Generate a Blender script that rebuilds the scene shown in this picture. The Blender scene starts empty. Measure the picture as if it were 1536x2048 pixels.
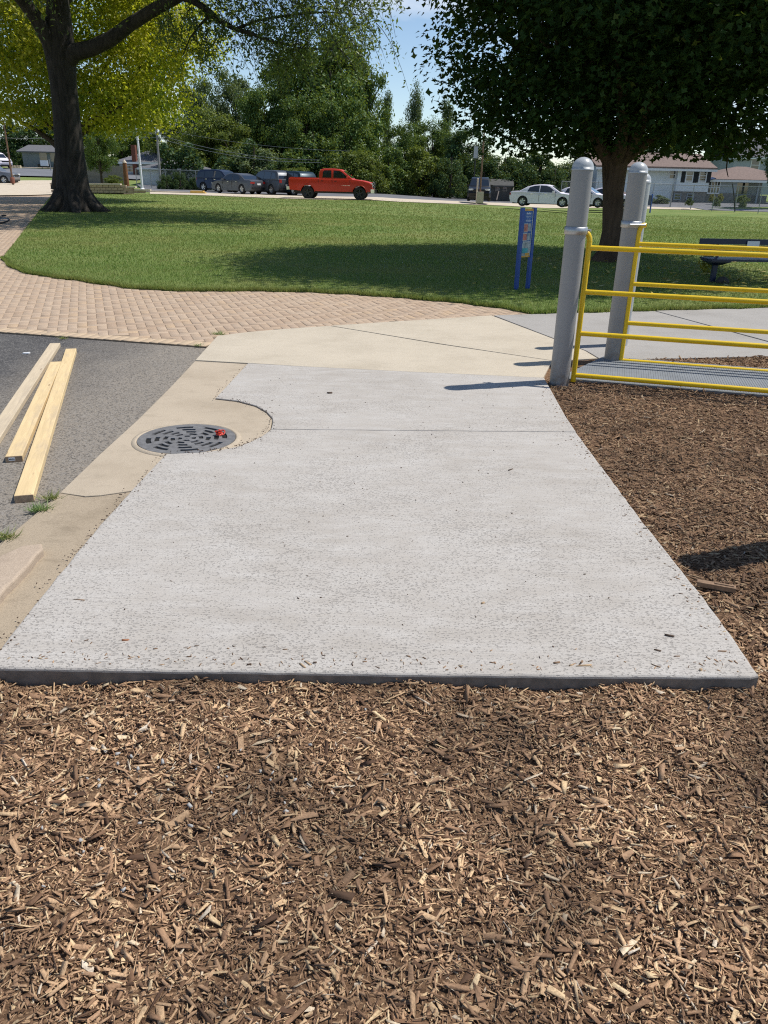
import bpy, bmesh, math, random
import numpy as np
from mathutils import Vector, Matrix

random.seed(7)
rng = np.random.default_rng(7)
scene = bpy.context.scene
COL = scene.collection
R = math.radians

# ------------------------------------------------------------------ camera
FPX, PITCH, ROLL, CAMH = 1560.0, R(23.3), R(1.25), 1.55
fw = np.array([0, math.cos(PITCH), -math.sin(PITCH)])
up0 = np.array([0, math.sin(PITCH), math.cos(PITCH)])
xr = np.array([1.0, 0, 0])
cr = math.cos(ROLL) * xr + math.sin(ROLL) * up0
cu = -math.sin(ROLL) * xr + math.cos(ROLL) * up0
CAM = np.array([0, 0, CAMH])
cd = bpy.data.cameras.new("camera")
cam = bpy.data.objects.new("camera", cd)
COL.objects.link(cam)
cam.matrix_world = Matrix(((cr[0], cu[0], -fw[0], 0), (cr[1], cu[1], -fw[1], 0), (cr[2], cu[2], -fw[2], CAMH), (0, 0, 0, 1)))
cd.sensor_fit = 'HORIZONTAL'
cd.sensor_width = 36.0
cd.lens = FPX / 1536.0 * 36.0
cd.clip_start = 0.05
cd.clip_end = 3000
scene.camera = cam

# ------------------------------------------------------------------ light
SUN = Vector((0.95, 0.31, 1.74)).normalized()
w = bpy.data.worlds.new("World")
scene.world = w
w.use_nodes = True
nt = w.node_tree
nt.nodes.clear()
o_ = nt.nodes.new("ShaderNodeOutputWorld")
bg = nt.nodes.new("ShaderNodeBackground")
bg.inputs[1].default_value = 0.118
sky = nt.nodes.new("ShaderNodeTexSky")
sky.sky_type = 'NISHITA'
sky.sun_disc = False
sky.sun_elevation = math.asin(SUN.z)
sky.sun_rotation = math.atan2(SUN.x, SUN.y)
sky.air_density = 1.0
sky.dust_density = 0.0
sky.ozone_density = 1.2
sky.altitude = 1500
tc = nt.nodes.new("ShaderNodeTexCoord")
mp = nt.nodes.new("ShaderNodeMapping")
mp.inputs['Scale'].default_value = (1.0, 1.0, 2.4)
nz = nt.nodes.new("ShaderNodeTexNoise")
nz.inputs['Scale'].default_value = 3.2
nz.inputs['Detail'].default_value = 7
nz.inputs['Roughness'].default_value = 0.55
rp = nt.nodes.new("ShaderNodeValToRGB")
rp.color_ramp.elements[0].position = 0.56
rp.color_ramp.elements[1].position = 0.78
mx = nt.nodes.new("ShaderNodeMix")
mx.data_type = 'RGBA'
mx.inputs[7].default_value = (7.0, 7.3, 7.8, 1)
nt.links.new(tc.outputs['Generated'], mp.inputs[0])
nt.links.new(mp.outputs[0], nz.inputs['Vector'])
nt.links.new(nz.outputs['Fac'], rp.inputs[0])
nt.links.new(rp.outputs[0], mx.inputs[0])
nt.links.new(sky.outputs[0], mx.inputs[6])
nt.links.new(mx.outputs[2], bg.inputs[0])
nt.links.new(bg.outputs[0], o_.inputs[0])
sl = bpy.data.lights.new("sun", 'SUN')
sl.energy = 4.3
sl.angle = R(0.53)
sl.color = (1.0, 0.955, 0.88)
so = bpy.data.objects.new("sun", sl)
COL.objects.link(so)
so.rotation_mode = 'QUATERNION'
so.rotation_quaternion = SUN.to_track_quat('Z', 'Y')
so.location = (20, 10, 40)

scene.view_settings.view_transform = 'Standard'
scene.view_settings.look = 'None'
scene.view_settings.gamma = 1
scene.view_settings.use_curve_mapping = False
scene.view_settings.exposure = 0.15
scene.render.engine = 'CYCLES'
scene.cycles.max_bounces = 6
scene.cycles.transparent_max_bounces = 8
scene.cycles.use_denoising = False
scene.cycles.filter_width = 1.15

# ------------------------------------------------------------------ terrain and pixel helpers
def sstep(a, b, v):
    t = np.clip((v - a) / (b - a), 0, 1)
    return t * t * (3 - 2 * t)

def T(x, y):
    """height of the far terrain: level here, falling a little to the right, rising behind the far left road and the right-hand yard"""
    s = sstep(15, 55, y)
    z = -0.048 * np.clip(x + 1, 0, 14) * s
    z = z + 0.052 * np.clip(y - 76, 0, 45) * sstep(16, 30, -x)
    z = z + 0.40 * sstep(70, 82, y) * sstep(8, 16, x)
    return z

def ray(px, py):
    return fw + cr * (px - 768) / FPX - cu * (py - 1024) / FPX

def G(px, py, z=0.0):
    d = ray(px, py)
    return CAM + d * ((z - CAMH) / d[2])

def GT(px, py, ymax=140):
    z = 0.0
    p = None
    for _ in range(12):
        d = ray(px, py)
        t = (z - CAMH) / d[2] if d[2] < -1e-4 else 1e9
        p = CAM + d * t
        if t < 0 or p[1] > ymax:
            p = CAM + d * (ymax / d[1])
        z = 0.5 * z + 0.5 * float(T(p[0], p[1]))
    p[2] = float(T(p[0], p[1]))
    return p

def AtY(px, py, y):
    d = ray(px, py)
    return CAM + d * (y / d[1])

# ------------------------------------------------------------------ object helpers
def tag(o, label=None, cat=None, group=None, kind=None):
    if label: o['label'] = label
    if cat: o['category'] = cat
    if group: o['group'] = group
    if kind: o['kind'] = kind
    return o

def empty(name, loc, label, cat, rz=0.0, group=None, kind=None):
    o = bpy.data.objects.new(name, None)
    COL.objects.link(o)
    o.location = [float(v) for v in loc]
    o.rotation_euler = (0, 0, rz)
    o.empty_display_size = 0.2
    return tag(o, label, cat, group, kind)

def link(name, me, m=None, parent=None, local=False):
    o = bpy.data.objects.new(name, me)
    COL.objects.link(o)
    if m is not None and len(me.materials) == 0:
        for mm in (m if isinstance(m, (list, tuple)) else [m]):
            me.materials.append(mm)
    if parent is not None:
        o.parent = parent
        if not local:
            root = parent
            while root.parent is not None:
                root = root.parent
            if root is parent:
                o.matrix_parent_inverse = (Matrix.Translation(root.location) @ root.rotation_euler.to_matrix().to_4x4()).inverted()
    return o

def np_mesh(name, v, f, smooth=False, midx=None):
    """v (N,3); f (M,k) with a constant k"""
    me = bpy.data.meshes.new(name)
    v = np.ascontiguousarray(v, dtype=np.float32)
    f = np.ascontiguousarray(f, dtype=np.int32)
    M, k = f.shape
    me.vertices.add(len(v)); me.vertices.foreach_set("co", v.ravel())
    me.loops.add(M * k); me.loops.foreach_set("vertex_index", f.ravel())
    me.polygons.add(M)
    me.polygons.foreach_set("loop_start", np.arange(0, M * k, k, dtype=np.int32))
    me.polygons.foreach_set("loop_total", np.full(M, k, dtype=np.int32))
    if smooth:
        me.polygons.foreach_set("use_smooth", np.ones(M, dtype=bool))
    if midx is not None:
        me.polygons.foreach_set("material_index", np.asarray(midx, dtype=np.int32))
    me.update(calc_edges=True)
    return me

class MB:
    def __init__(s):
        s.v = []; s.f = []; s.sm = []
    def add(s, vs, fs, smooth=False):
        b = len(s.v)
        s.v.extend([tuple(float(c) for c in q) for q in vs])
        for q in fs:
            s.f.append([i + b for i in q]); s.sm.append(smooth)
        return s
    def box(s, c, d, rz=0.0, M=None):
        hx, hy, hz = d[0] / 2, d[1] / 2, d[2] / 2
        vs = [Vector((sx * hx, sy * hy, sz * hz)) for sz in (-1, 1) for sy in (-1, 1) for sx in (-1, 1)]
        if M is None:
            M = Matrix.Translation(Vector(c)) @ Matrix.Rotation(rz, 4, 'Z')
        vs = [M @ q for q in vs]
        return s.add(vs, [(0, 2, 3, 1), (4, 5, 7, 6), (0, 1, 5, 4), (2, 6, 7, 3), (0, 4, 6, 2), (1, 3, 7, 5)])
    def box2(s, a, b):
        return s.box([(a[i] + b[i]) / 2 for i in range(3)], [abs(b[i] - a[i]) for i in range(3)])
    def tube(s, pts, rad, n=8, caps=True, smooth=True):
        pts = [Vector([float(c) for c in p]) for p in pts]
        if not hasattr(rad, '__len__'): rad = [rad] * len(pts)
        t0 = (pts[1] - pts[0]).normalized()
        u = t0.orthogonal().normalized()
        vs = []
        for i, p in enumerate(pts):
            if i == 0: t = (pts[1] - pts[0])
            elif i == len(pts) - 1: t = pts[-1] - pts[-2]
            else: t = pts[i + 1] - pts[i - 1]
            t = t.normalized()
            u = (u - t * u.dot(t)).normalized()
            v = t.cross(u)
            for k in range(n):
                a = 2 * math.pi * k / n
                vs.append(p + (u * math.cos(a) + v * math.sin(a)) * rad[i])
        fs = []
        for i in range(len(pts) - 1):
            for k in range(n):
                a, b = i * n + k, i * n + (k + 1) % n
                fs.append((a, b, b + n, a + n))
        s.add(vs, fs, smooth)
        if caps:
            s.add([vs[k] for k in range(n)], [tuple(reversed(range(n)))])
            L = len(vs)
            s.add([vs[L - n + k] for k in range(n)], [tuple(range(n))])
        return s
    def lathe(s, prof, c=(0, 0, 0), n=24, axis='Z', smooth=True):
        vs = []
        for r, h in prof:
            for k in range(n):
                a = 2 * math.pi * k / n
                q = (r * math.cos(a), r * math.sin(a), h)
                if axis == 'Y': q = (q[0], q[2], q[1])
                vs.append((q[0] + c[0], q[1] + c[1], q[2] + c[2]))
        fs = []
        for i in range(len(prof) - 1):
            for k in range(n):
                a, b = i * n + k, i * n + (k + 1) % n
                q = (a, b, b + n, a + n)
                fs.append(q if axis != 'Y' else tuple(reversed(q)))
        return s.add(vs, fs, smooth)
    def prism(s, poly, z0, z1):
        """poly: CCW xy points"""
        n = len(poly)
        vs = [(p[0], p[1], z0) for p in poly] + [(p[0], p[1], z1) for p in poly]
        fs = [tuple(reversed(range(n))), tuple(range(n, 2 * n))]
        fs += [(i, (i + 1) % n, (i + 1) % n + n, i + n) for i in range(n)]
        return s.add(vs, fs)
    def mesh(s, name):
        me = bpy.data.meshes.new(name)
        me.from_pydata(s.v, [], s.f)
        me.polygons.foreach_set("use_smooth", s.sm)
        me.update()
        return me
    def build(s, name, m, parent=None, local=False):
        return link(name, s.mesh(name), m, parent, local)

def ccw(poly):
    a = sum(poly[i][0] * poly[(i + 1) % len(poly)][1] - poly[(i + 1) % len(poly)][0] * poly[i][1] for i in range(len(poly)))
    return poly if a > 0 else poly[::-1]

def slab_mesh(name, poly, z1, thick, bev=0.006, seg=2, jag=0.0):
    """a flat slab with softened top edges"""
    poly = ccw([(float(p[0]), float(p[1])) for p in poly])
    if jag:
        q = []
        for i in range(len(poly)):
            a, b = np.array(poly[i]), np.array(poly[(i + 1) % len(poly)])
            L = np.linalg.norm(b - a); k = max(1, int(L / 0.05)); n = np.array([b[1] - a[1], a[0] - b[0]]) / max(L, 1e-6)
            for j in range(k):
                e = 0 if j == 0 else random.gauss(0, jag)
                q.append(tuple(a + (b - a) * j / k + n * e))
        poly = q
    bm = bmesh.new()
    vs = [bm.verts.new((p[0], p[1], z1 - thick)) for p in poly]
    f = bm.faces.new(vs)
    r = bmesh.ops.extrude_face_region(bm, geom=[f])
    top = [e for e in r['geom'] if isinstance(e, bmesh.types.BMVert)]
    bmesh.ops.translate(bm, verts=top, vec=(0, 0, thick))
    ed = [e for e in bm.edges if all(v in set(top) for v in e.verts)]
    if bev:
        bmesh.ops.bevel(bm, geom=ed, offset=bev, segments=seg, profile=0.5, affect='EDGES', clamp_overlap=True)
    bmesh.ops.recalc_face_normals(bm, faces=bm.faces)
    me = bpy.data.meshes.new(name)
    bm.to_mesh(me); bm.free()
    return me

def pin(poly, pts):
    """points inside polygon, vectorised"""
    x, y = pts[:, 0], pts[:, 1]
    ins = np.zeros(len(pts), bool)
    n = len(poly)
    for i in range(n):
        x1, y1 = poly[i][0], poly[i][1]; x2, y2 = poly[(i + 1) % n][0], poly[(i + 1) % n][1]
        c = ((y1 > y) != (y2 > y))
        with np.errstate(divide='ignore', invalid='ignore'):
            xi = (x2 - x1) * (y - y1) / (y2 - y1 + 1e-12) + x1
        ins ^= c & (x < xi)
    return ins

def Gs(pts, z=0.0):
    return [tuple(G(a, b, z)[:2]) for a, b in pts]

# ------------------------------------------------------------------ materials
class NT:
    def __init__(s, name):
        s.m = bpy.data.materials.new(name); s.m.use_nodes = True
        s.t = s.m.node_tree; s.t.nodes.clear()
        s.out = s.n("ShaderNodeOutputMaterial")
    def n(s, t, **kw):
        q = s.t.nodes.new(t)
        for k, v in kw.items():
            if isinstance(v, str) or isinstance(v, bool): setattr(q, k, v)
            else: q.inputs[k].default_value = v
        return q
    def l(s, a, b): s.t.links.new(a, b)
    def pos(s, scale=(1, 1, 1), obj=False, rz=0.0):
        if obj: src = s.n("ShaderNodeTexCoord").outputs['Object']
        else: src = s.n("ShaderNodeNewGeometry").outputs['Position']
        mp = s.n("ShaderNodeMapping"); mp.inputs['Scale'].default_value = scale
        mp.inputs['Rotation'].default_value = (0, 0, rz)
        s.l(src, mp.inputs[0]); return mp.outputs[0]
    def noise(s, vec, scale, detail=4, rough=0.55, dist=0.0):
        q = s.n("ShaderNodeTexNoise"); q.inputs['Scale'].default_value = scale
        q.inputs['Detail'].default_value = detail; q.inputs['Roughness'].default_value = rough
        q.inputs['Distortion'].default_value = dist
        s.l(vec, q.inputs['Vector']); return q.outputs['Fac']
    def ramp(s, fac, stops):
        q = s.n("ShaderNodeValToRGB"); e = q.color_ramp.elements
        while len(e) < len(stops): e.new(0.5)
        for i, (p, c) in enumerate(stops):
            e[i].position = p
            e[i].color = (c, c, c, 1) if not hasattr(c, '__len__') else (c[0], c[1], c[2], 1)
        s.l(fac, q.inputs[0]); return q.outputs[0]
    def mix(s, fac, a, b, mode='MIX'):
        q = s.n("ShaderNodeMix"); q.data_type = 'RGBA'; q.blend_type = mode
        for i, val in ((0, fac), (6, a), (7, b)):
            if isinstance(val, bpy.types.NodeSocket): s.l(val, q.inputs[i])
            elif hasattr(val, '__len__'): q.inputs[i].default_value = (val[0], val[1], val[2], 1)
            else: q.inputs[i].default_value = val
        return q.outputs[2]
    def math(s, op, a, b=0.0):
        q = s.n("ShaderNodeMath"); q.operation = op
        for i, val in ((0, a), (1, b)):
            if isinstance(val, bpy.types.NodeSocket): s.l(val, q.inputs[i])
            else: q.inputs[i].default_value = val
        return q.outputs[0]
    def bump(s, h, dist, strength=1.0, prev=None):
        q = s.n("ShaderNodeBump"); q.inputs['Distance'].default_value = dist; q.inputs['Strength'].default_value = strength
        s.l(h, q.inputs['Height'])
        if prev is not None: s.l(prev, q.inputs['Normal'])
        return q.outputs[0]
    def bsdf(s, col, rough=0.7, metal=0.0, normal=None, spec=0.5, coat=0.0):
        q = s.n("ShaderNodeBsdfPrincipled")
        for k, val in (('Base Color', col), ('Roughness', rough), ('Metallic', metal), ('Specular IOR Level', spec), ('Coat Weight', coat)):
            if isinstance(val, bpy.types.NodeSocket): s.l(val, q.inputs[k])
            elif hasattr(val, '__len__'): q.inputs[k].default_value = (val[0], val[1], val[2], 1)
            else: q.inputs[k].default_value = val
        if normal is not None: s.l(normal, q.inputs['Normal'])
        s.l(q.outputs[0], s.out.inputs[0]); return q

def simple(name, col, rough=0.6, metal=0.0, var=0.12, scale=6.0, bump=0.0, bscale=60.0, spec=0.5, coat=0.0):
    k = NT(name)
    p = k.pos(obj=True)
    f = k.noise(p, scale, 5)
    lo = [c * (1 - var) for c in col]; hi = [min(1, c * (1 + var)) for c in col]
    c = k.ramp(f, [(0.3, lo), (0.7, hi)])
    nrm = k.bump(k.noise(p, bscale, 4), bump) if bump else None
    k.bsdf(c, rough, metal, nrm, spec, coat)
    return k.m

def island(k):
    a = k.n("ShaderNodeNewGeometry").outputs['Random Per Island']
    b = k.n("ShaderNodeObjectInfo").outputs['Random']
    return k.math('FRACT', k.math('ADD', a, b))

def leaf_mat(name, stops, trans=0.35, gloss=0.04, patch=None, tc=(0.34, 0.40, 0.03)):
    k = NT(name)
    a = k.n("ShaderNodeNewGeometry").outputs['Random Per Island']
    c = k.ramp(a, stops)
    if patch:
        f = k.ramp(k.noise(k.pos(), patch[0], 3), [(0.42, 0.0), (0.62, 1.0)])
        c = k.mix(f, c, k.mix(0.7, c, patch[1]))
    d = k.n("ShaderNodeBsdfDiffuse"); t = k.n("ShaderNodeBsdfTranslucent"); g = k.n("ShaderNodeBsdfGlossy")
    g.inputs['Roughness'].default_value = 0.45
    g.inputs['Color'].default_value = (0.9, 0.95, 0.9, 1)
    k.l(c, d.inputs[0])
    tcol = k.mix(0.5, c, tc, 'MIX')
    k.l(tcol, t.inputs[0])
    m1 = k.n("ShaderNodeMixShader"); m1.inputs[0].default_value = trans
    k.l(d.outputs[0], m1.inputs[1]); k.l(t.outputs[0], m1.inputs[2])
    m2 = k.n("ShaderNodeMixShader"); m2.inputs[0].default_value = gloss
    k.l(m1.outputs[0], m2.inputs[1]); k.l(g.outputs[0], m2.inputs[2])
    k.l(m2.outputs[0], k.out.inputs[0])
    return k.m

def concrete_new():
    k = NT("new broomed concrete")
    p = k.pos()
    big = k.noise(p, 0.9, 5, 0.6)
    mid = k.noise(k.pos((1.0, 2.5, 1)), 4.0, 5, 0.6)
    fine = k.noise(p, 160, 3, 0.6)
    c = k.ramp(big, [(0.30, (0.400, 0.362, 0.314)), (0.52, (0.462, 0.426, 0.380)), (0.72, (0.512, 0.482, 0.440))])
    c = k.mix(k.ramp(mid, [(0.40, 0.0), (0.75, 0.55)]), c, (0.60, 0.578, 0.545))
    c = k.mix(k.ramp(fine, [(0.38, 0.6), (0.56, 0.0)]), c, (0.36, 0.335, 0.31))
    # broom streaks across the walk
    br = k.noise(k.pos((6, 260, 1)), 1.0, 3, 0.6)
    c = k.mix(k.ramp(br, [(0.33, 0.55), (0.52, 0.0)]), c, (0.31, 0.285, 0.26))
    # pockmarks left in the surface, fewer towards the far end
    w1 = k.noise(p, 55, 3)
    wv = k.n("ShaderNodeVectorMath"); wv.operation = 'MULTIPLY_ADD'
    cmb = k.n("ShaderNodeCombineXYZ"); k.l(w1, cmb.inputs[0]); k.l(w1, cmb.inputs[1])
    k.l(cmb.outputs[0], wv.inputs[0]); wv.inputs[1].default_value = (0.016, 0.016, 0)
    k.l(k.pos((0.62, 0.95, 1), rz=0.35), wv.inputs[2])
    vo = k.n("ShaderNodeTexVoronoi"); vo.inputs['Scale'].default_value = 112; vo.inputs['Randomness'].default_value = 1.0
    k.l(wv.outputs[0], vo.inputs['Vector'])
    sx = k.n("ShaderNodeSeparateXYZ"); k.l(p, sx.inputs[0])
    dens = k.math('ADD', k.ramp(k.noise(p, 1.7, 3), [(0.3, 0.0), (0.65, 0.22)]), 0.13)
    thr = k.n("ShaderNodeMapRange"); thr.inputs['From Min'].default_value = 2.2; thr.inputs['From Max'].default_value = 6.5
    thr.inputs['To Min'].default_value = 0.09; thr.inputs['To Max'].default_value = -0.02
    k.l(sx.outputs[1], thr.inputs['Value'])
    lim = k.math('ADD', dens, thr.outputs[0])
    brk = k.math('MULTIPLY', k.noise(p, 120, 3), 0.35)
    lim = k.math('SUBTRACT', k.math('ADD', lim, 0.21), brk)
    pit = k.math('SUBTRACT', lim, vo.outputs['Distance'])
    pitm = k.ramp(pit, [(0.0, 0.0), (0.16, 1.0)])
    upz = k.n('ShaderNodeNewGeometry'); szz = k.n('ShaderNodeSeparateXYZ'); k.l(upz.outputs['True Normal'], szz.inputs[0])
    pitm = k.math('MULTIPLY', pitm, k.ramp(szz.outputs[2], [(0.3, 0.0), (0.9, 1.0)]))
    c = k.mix(k.math('MULTIPLY', pitm, 0.58), c, (0.23, 0.21, 0.19))
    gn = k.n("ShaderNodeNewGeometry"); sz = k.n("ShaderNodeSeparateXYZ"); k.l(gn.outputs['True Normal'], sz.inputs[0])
    c = k.mix(k.ramp(sz.outputs[2], [(0.10, 0.8), (0.35, 0.0)]), c, k.mix(k.ramp(k.noise(p, 25, 4), [(0.4, 0.0), (0.6, 1.0)]), (0.085, 0.066, 0.05), (0.155, 0.125, 0.10)))  # upright faces painted dark brown: the front edge's shade put into the colour
    n1 = k.bump(fine, 0.0008)
    n2 = k.bump(br, 0.0012, 0.8, n1)
    n3 = k.bump(pitm, -0.0022, 0.8, n2)
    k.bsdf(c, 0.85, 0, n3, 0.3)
    return k.m

def concrete_tan(name, base, dark, stain=0.5):
    k = NT(name)
    p = k.pos()
    c = k.ramp(k.noise(p, 1.3, 6, 0.62), [(0.28, dark), (0.5, base), (0.75, [min(1, v * 1.08) for v in base])])
    c = k.mix(k.ramp(k.noise(k.pos((1, 1.6, 1)), 5, 5, 0.7, 0.4), [(0.52, 0.0), (0.72, stain)]), c, [v * 0.72 for v in dark])
    f = k.noise(p, 210, 3, 0.7)
    c = k.mix(k.ramp(f, [(0.36, 0.5), (0.55, 0.0)]), c, [v * 0.6 for v in dark])
    n = k.bump(f, 0.0012)
    n = k.bump(k.noise(p, 30, 4), 0.002, 0.6, n)
    k.bsdf(c, 0.88, 0, n, 0.25)
    return k.m

def asphalt_mat():
    k = NT("asphalt")
    p = k.pos()
    f = k.noise(p, 260, 3, 0.7)
    c = k.ramp(k.noise(p, 2.2, 5), [(0.3, (0.064, 0.062, 0.064)), (0.7, (0.104, 0.100, 0.098))])
    sx = k.n("ShaderNodeSeparateXYZ"); k.l(p, sx.inputs[0])
    # sand and dust washed towards the gutter
    dx = k.math('ADD', k.math('MULTIPLY', sx.outputs[0], 1.0), k.math('MULTIPLY', sx.outputs[1], -0.10))
    dn = k.math('ADD', dx, k.math('MULTIPLY', k.noise(p, 1.8, 5, 0.6), 1.3))
    du = k.n("ShaderNodeMapRange"); du.inputs['From Min'].default_value = -3.35; du.inputs['From Max'].default_value = -2.05
    k.l(dn, du.inputs['Value'])
    c = k.mix(k.math('MULTIPLY', du.outputs[0], 0.85), c, (0.34, 0.295, 0.24))
    vs_ = k.n('ShaderNodeTexVoronoi'); vs_.inputs['Scale'].default_value = 105; k.l(p, vs_.inputs['Vector'])
    sv = k.n('ShaderNodeSeparateXYZ'); k.l(vs_.outputs['Color'], sv.inputs[0])
    c = k.mix(k.ramp(sv.outputs[0], [(0.55, 0.0), (0.95, 0.55)]), c, (0.33, 0.31, 0.285))
    c = k.mix(k.ramp(sv.outputs[1], [(0.6, 0.0), (0.95, 0.7)]), c, (0.045, 0.043, 0.042))
    c = k.mix(k.ramp(f, [(0.34, 0.7), (0.5, 0.0)]), c, (0.035, 0.033, 0.033))
    c = k.mix(k.ramp(f, [(0.58, 0.0), (0.75, 0.5)]), c, (0.34, 0.32, 0.29))
    n = k.bump(f, 0.004)
    k.bsdf(c, 0.9, 0, n, 0.3)
    return k.m

def brick_mat():
    k = NT("tan clay paver")
    r = island(k)
    c = k.ramp(r, [(0.0, (0.42, 0.308, 0.22)), (0.3, (0.475, 0.358, 0.258)), (0.6, (0.505, 0.39, 0.287)), (0.85, (0.45, 0.338, 0.248)), (1.0, (0.52, 0.38, 0.25))])
    p = k.pos()
    c = k.mix(k.ramp(k.noise(p, 2.2, 5), [(0.45, 0.0), (0.75, 0.45)]), c, (0.42, 0.33, 0.25))
    f = k.noise(p, 90, 4, 0.7)
    c = k.mix(k.ramp(f, [(0.35, 0.5), (0.55, 0.0)]), c, (0.25, 0.17, 0.11))
    k.bsdf(c, 0.85, 0, k.bump(f, 0.002), 0.25)
    return k.m

def brick_far_mat():
    k = NT("distant clay pavers")
    b = k.n("ShaderNodeTexBrick")
    b.inputs['Scale'].default_value = 1.0
    b.inputs['Brick Width'].default_value = 0.2; b.inputs['Row Height'].default_value = 0.1
    b.inputs['Mortar Size'].default_value = 0.006
    b.inputs['Color1'].default_value = (0.47, 0.345, 0.24, 1); b.inputs['Color2'].default_value = (0.53, 0.39, 0.28, 1)
    b.inputs['Mortar'].default_value = (0.25, 0.18, 0.12, 1)
    k.l(k.pos(rz=-0.35), b.inputs['Vector'])
    c = k.mix(k.ramp(k.noise(k.pos(), 1.1, 5), [(0.45, 0.0), (0.75, 0.5)]), b.outputs[0], (0.37, 0.28, 0.21))
    k.bsdf(c, 0.85, 0, None, 0.25)
    return k.m

def soil_grass_mat():
    k = NT("mown turf")
    p = k.pos()
    a = k.noise(p, 0.33, 5, 0.6)
    b = k.noise(k.pos((1, 0.35, 1)), 3.0, 5, 0.65)
    f = k.noise(p, 38, 4, 0.75)
    c = k.ramp(a, [(0.30, (0.132, 0.209, 0.049)), (0.5, (0.185, 0.250, 0.069)), (0.72, (0.278, 0.289, 0.099))])
    c = k.mix(k.ramp(b, [(0.5, 0.0), (0.75, 0.5)]), c, (0.27, 0.265, 0.10))
    c = k.mix(k.ramp(f, [(0.3, 0.75), (0.55, 0.0)]), c, (0.07, 0.10, 0.03))
    # faint mowing bands running away to the right
    wv = k.n("ShaderNodeTexWave"); wv.inputs['Scale'].default_value = 0.36; wv.inputs['Distortion'].default_value = 1.5
    k.l(k.pos((0.25, 1, 1), rz=0.1), wv.inputs['Vector'])
    wv.bands_direction = 'Y'
    c = k.mix(k.math('MULTIPLY', wv.outputs['Fac'], 0.18), c, (0.24, 0.28, 0.09))
    n = k.bump(f, 0.03)
    k.bsdf(c, 0.9, 0, n, 0.15)
    return k.m

def grass_blade_mat():
    k = NT("grass blades")
    r = k.n("ShaderNodeNewGeometry").outputs['Random Per Island']
    c = k.ramp(r, [(0.0, (0.114, 0.203, 0.041)), (0.45, (0.167, 0.266, 0.061)), (0.8, (0.237, 0.312, 0.085)), (0.92, (0.366, 0.366, 0.138)), (1.0, (0.549, 0.483, 0.235))])
    a = k.ramp(k.noise(k.pos(), 0.33, 5, 0.6), [(0.42, 0.0), (0.66, 0.8)])
    c = k.mix(a, c, (0.31, 0.295, 0.11))
    sx = k.n('ShaderNodeSeparateXYZ'); k.l(k.pos(), sx.inputs[0])
    fr = k.n('ShaderNodeMapRange'); fr.inputs['From Min'].default_value = 16; fr.inputs['From Max'].default_value = 45; fr.inputs['To Max'].default_value = 0.6
    k.l(sx.outputs[1], fr.inputs['Value'])
    c = k.mix(fr.outputs[0], c, (0.255, 0.27, 0.10))
    wv = k.n('ShaderNodeTexWave'); wv.inputs['Scale'].default_value = 0.36; wv.inputs['Distortion'].default_value = 1.5; wv.bands_direction = 'Y'
    k.l(k.pos((0.25, 1, 1), rz=0.1), wv.inputs['Vector'])
    c = k.mix(k.math('MULTIPLY', wv.outputs['Fac'], 0.35), c, k.mix(0.5, c, (0.12, 0.20, 0.035)))
    d = k.n("ShaderNodeBsdfDiffuse"); t = k.n("ShaderNodeBsdfTranslucent")
    k.l(c, d.inputs[0]); k.l(k.mix(0.3, c, (0.30, 0.36, 0.05)), t.inputs[0])
    m1 = k.n("ShaderNodeMixShader"); m1.inputs[0].default_value = 0.4
    k.l(d.outputs[0], m1.inputs[1]); k.l(t.outputs[0], m1.inputs[2]); k.l(m1.outputs[0], k.out.inputs[0])
    return k.m

def chip_mat():
    k = NT("weathered wood chips")
    r = k.n("ShaderNodeNewGeometry").outputs['Random Per Island']
    c = k.ramp(r, [(0.0, (0.096, 0.051, 0.031)), (0.14, (0.211, 0.118, 0.068)), (0.36, (0.384, 0.228, 0.132)), (0.58, (0.538, 0.335, 0.198)), (0.80, (0.717, 0.474, 0.275)), (0.96, (0.820, 0.614, 0.358)), (1.0, (0.742, 0.640, 0.512))])
    p = k.pos()
    patch = k.ramp(k.noise(p, 1.9, 4, 0.6), [(0.38, 0.85), (0.56, 0.0)])
    c = k.mix(patch, c, k.mix(0.75, c, (0.07, 0.045, 0.03)))
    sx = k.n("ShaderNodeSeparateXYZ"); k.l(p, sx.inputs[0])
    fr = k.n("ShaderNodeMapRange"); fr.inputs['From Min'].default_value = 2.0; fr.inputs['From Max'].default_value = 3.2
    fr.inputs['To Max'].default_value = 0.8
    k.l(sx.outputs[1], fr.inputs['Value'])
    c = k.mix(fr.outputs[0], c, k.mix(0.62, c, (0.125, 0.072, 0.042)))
    f = k.noise(k.pos((1, 1, 1)), 190, 3, 0.7)
    c = k.mix(k.ramp(f, [(0.35, 0.4), (0.6, 0.0)]), c, (0.06, 0.04, 0.025))
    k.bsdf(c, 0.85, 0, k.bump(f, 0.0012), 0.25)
    return k.m

def mulch_base_mat():
    k = NT("mulch fines")
    p = k.pos()
    f = k.noise(p, 120, 5, 0.75)
    c = k.ramp(f, [(0.3, (0.055, 0.032, 0.020)), (0.5, (0.15, 0.088, 0.052)), (0.7, (0.29, 0.18, 0.105))])
    vs_ = k.n('ShaderNodeTexVoronoi'); vs_.inputs['Scale'].default_value = 170; k.l(k.pos((0.5, 1, 1), rz=0.6), vs_.inputs['Vector'])
    sv = k.n('ShaderNodeSeparateXYZ'); k.l(vs_.outputs['Color'], sv.inputs[0])
    c = k.mix(0.6, c, k.ramp(sv.outputs[0], [(0.0, (0.05, 0.03, 0.02)), (0.5, (0.20, 0.12, 0.07)), (1.0, (0.42, 0.27, 0.16))]))
    k.bsdf(c, 0.95, 0, k.bump(f, 0.008), 0.1)
    return k.m

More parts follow.
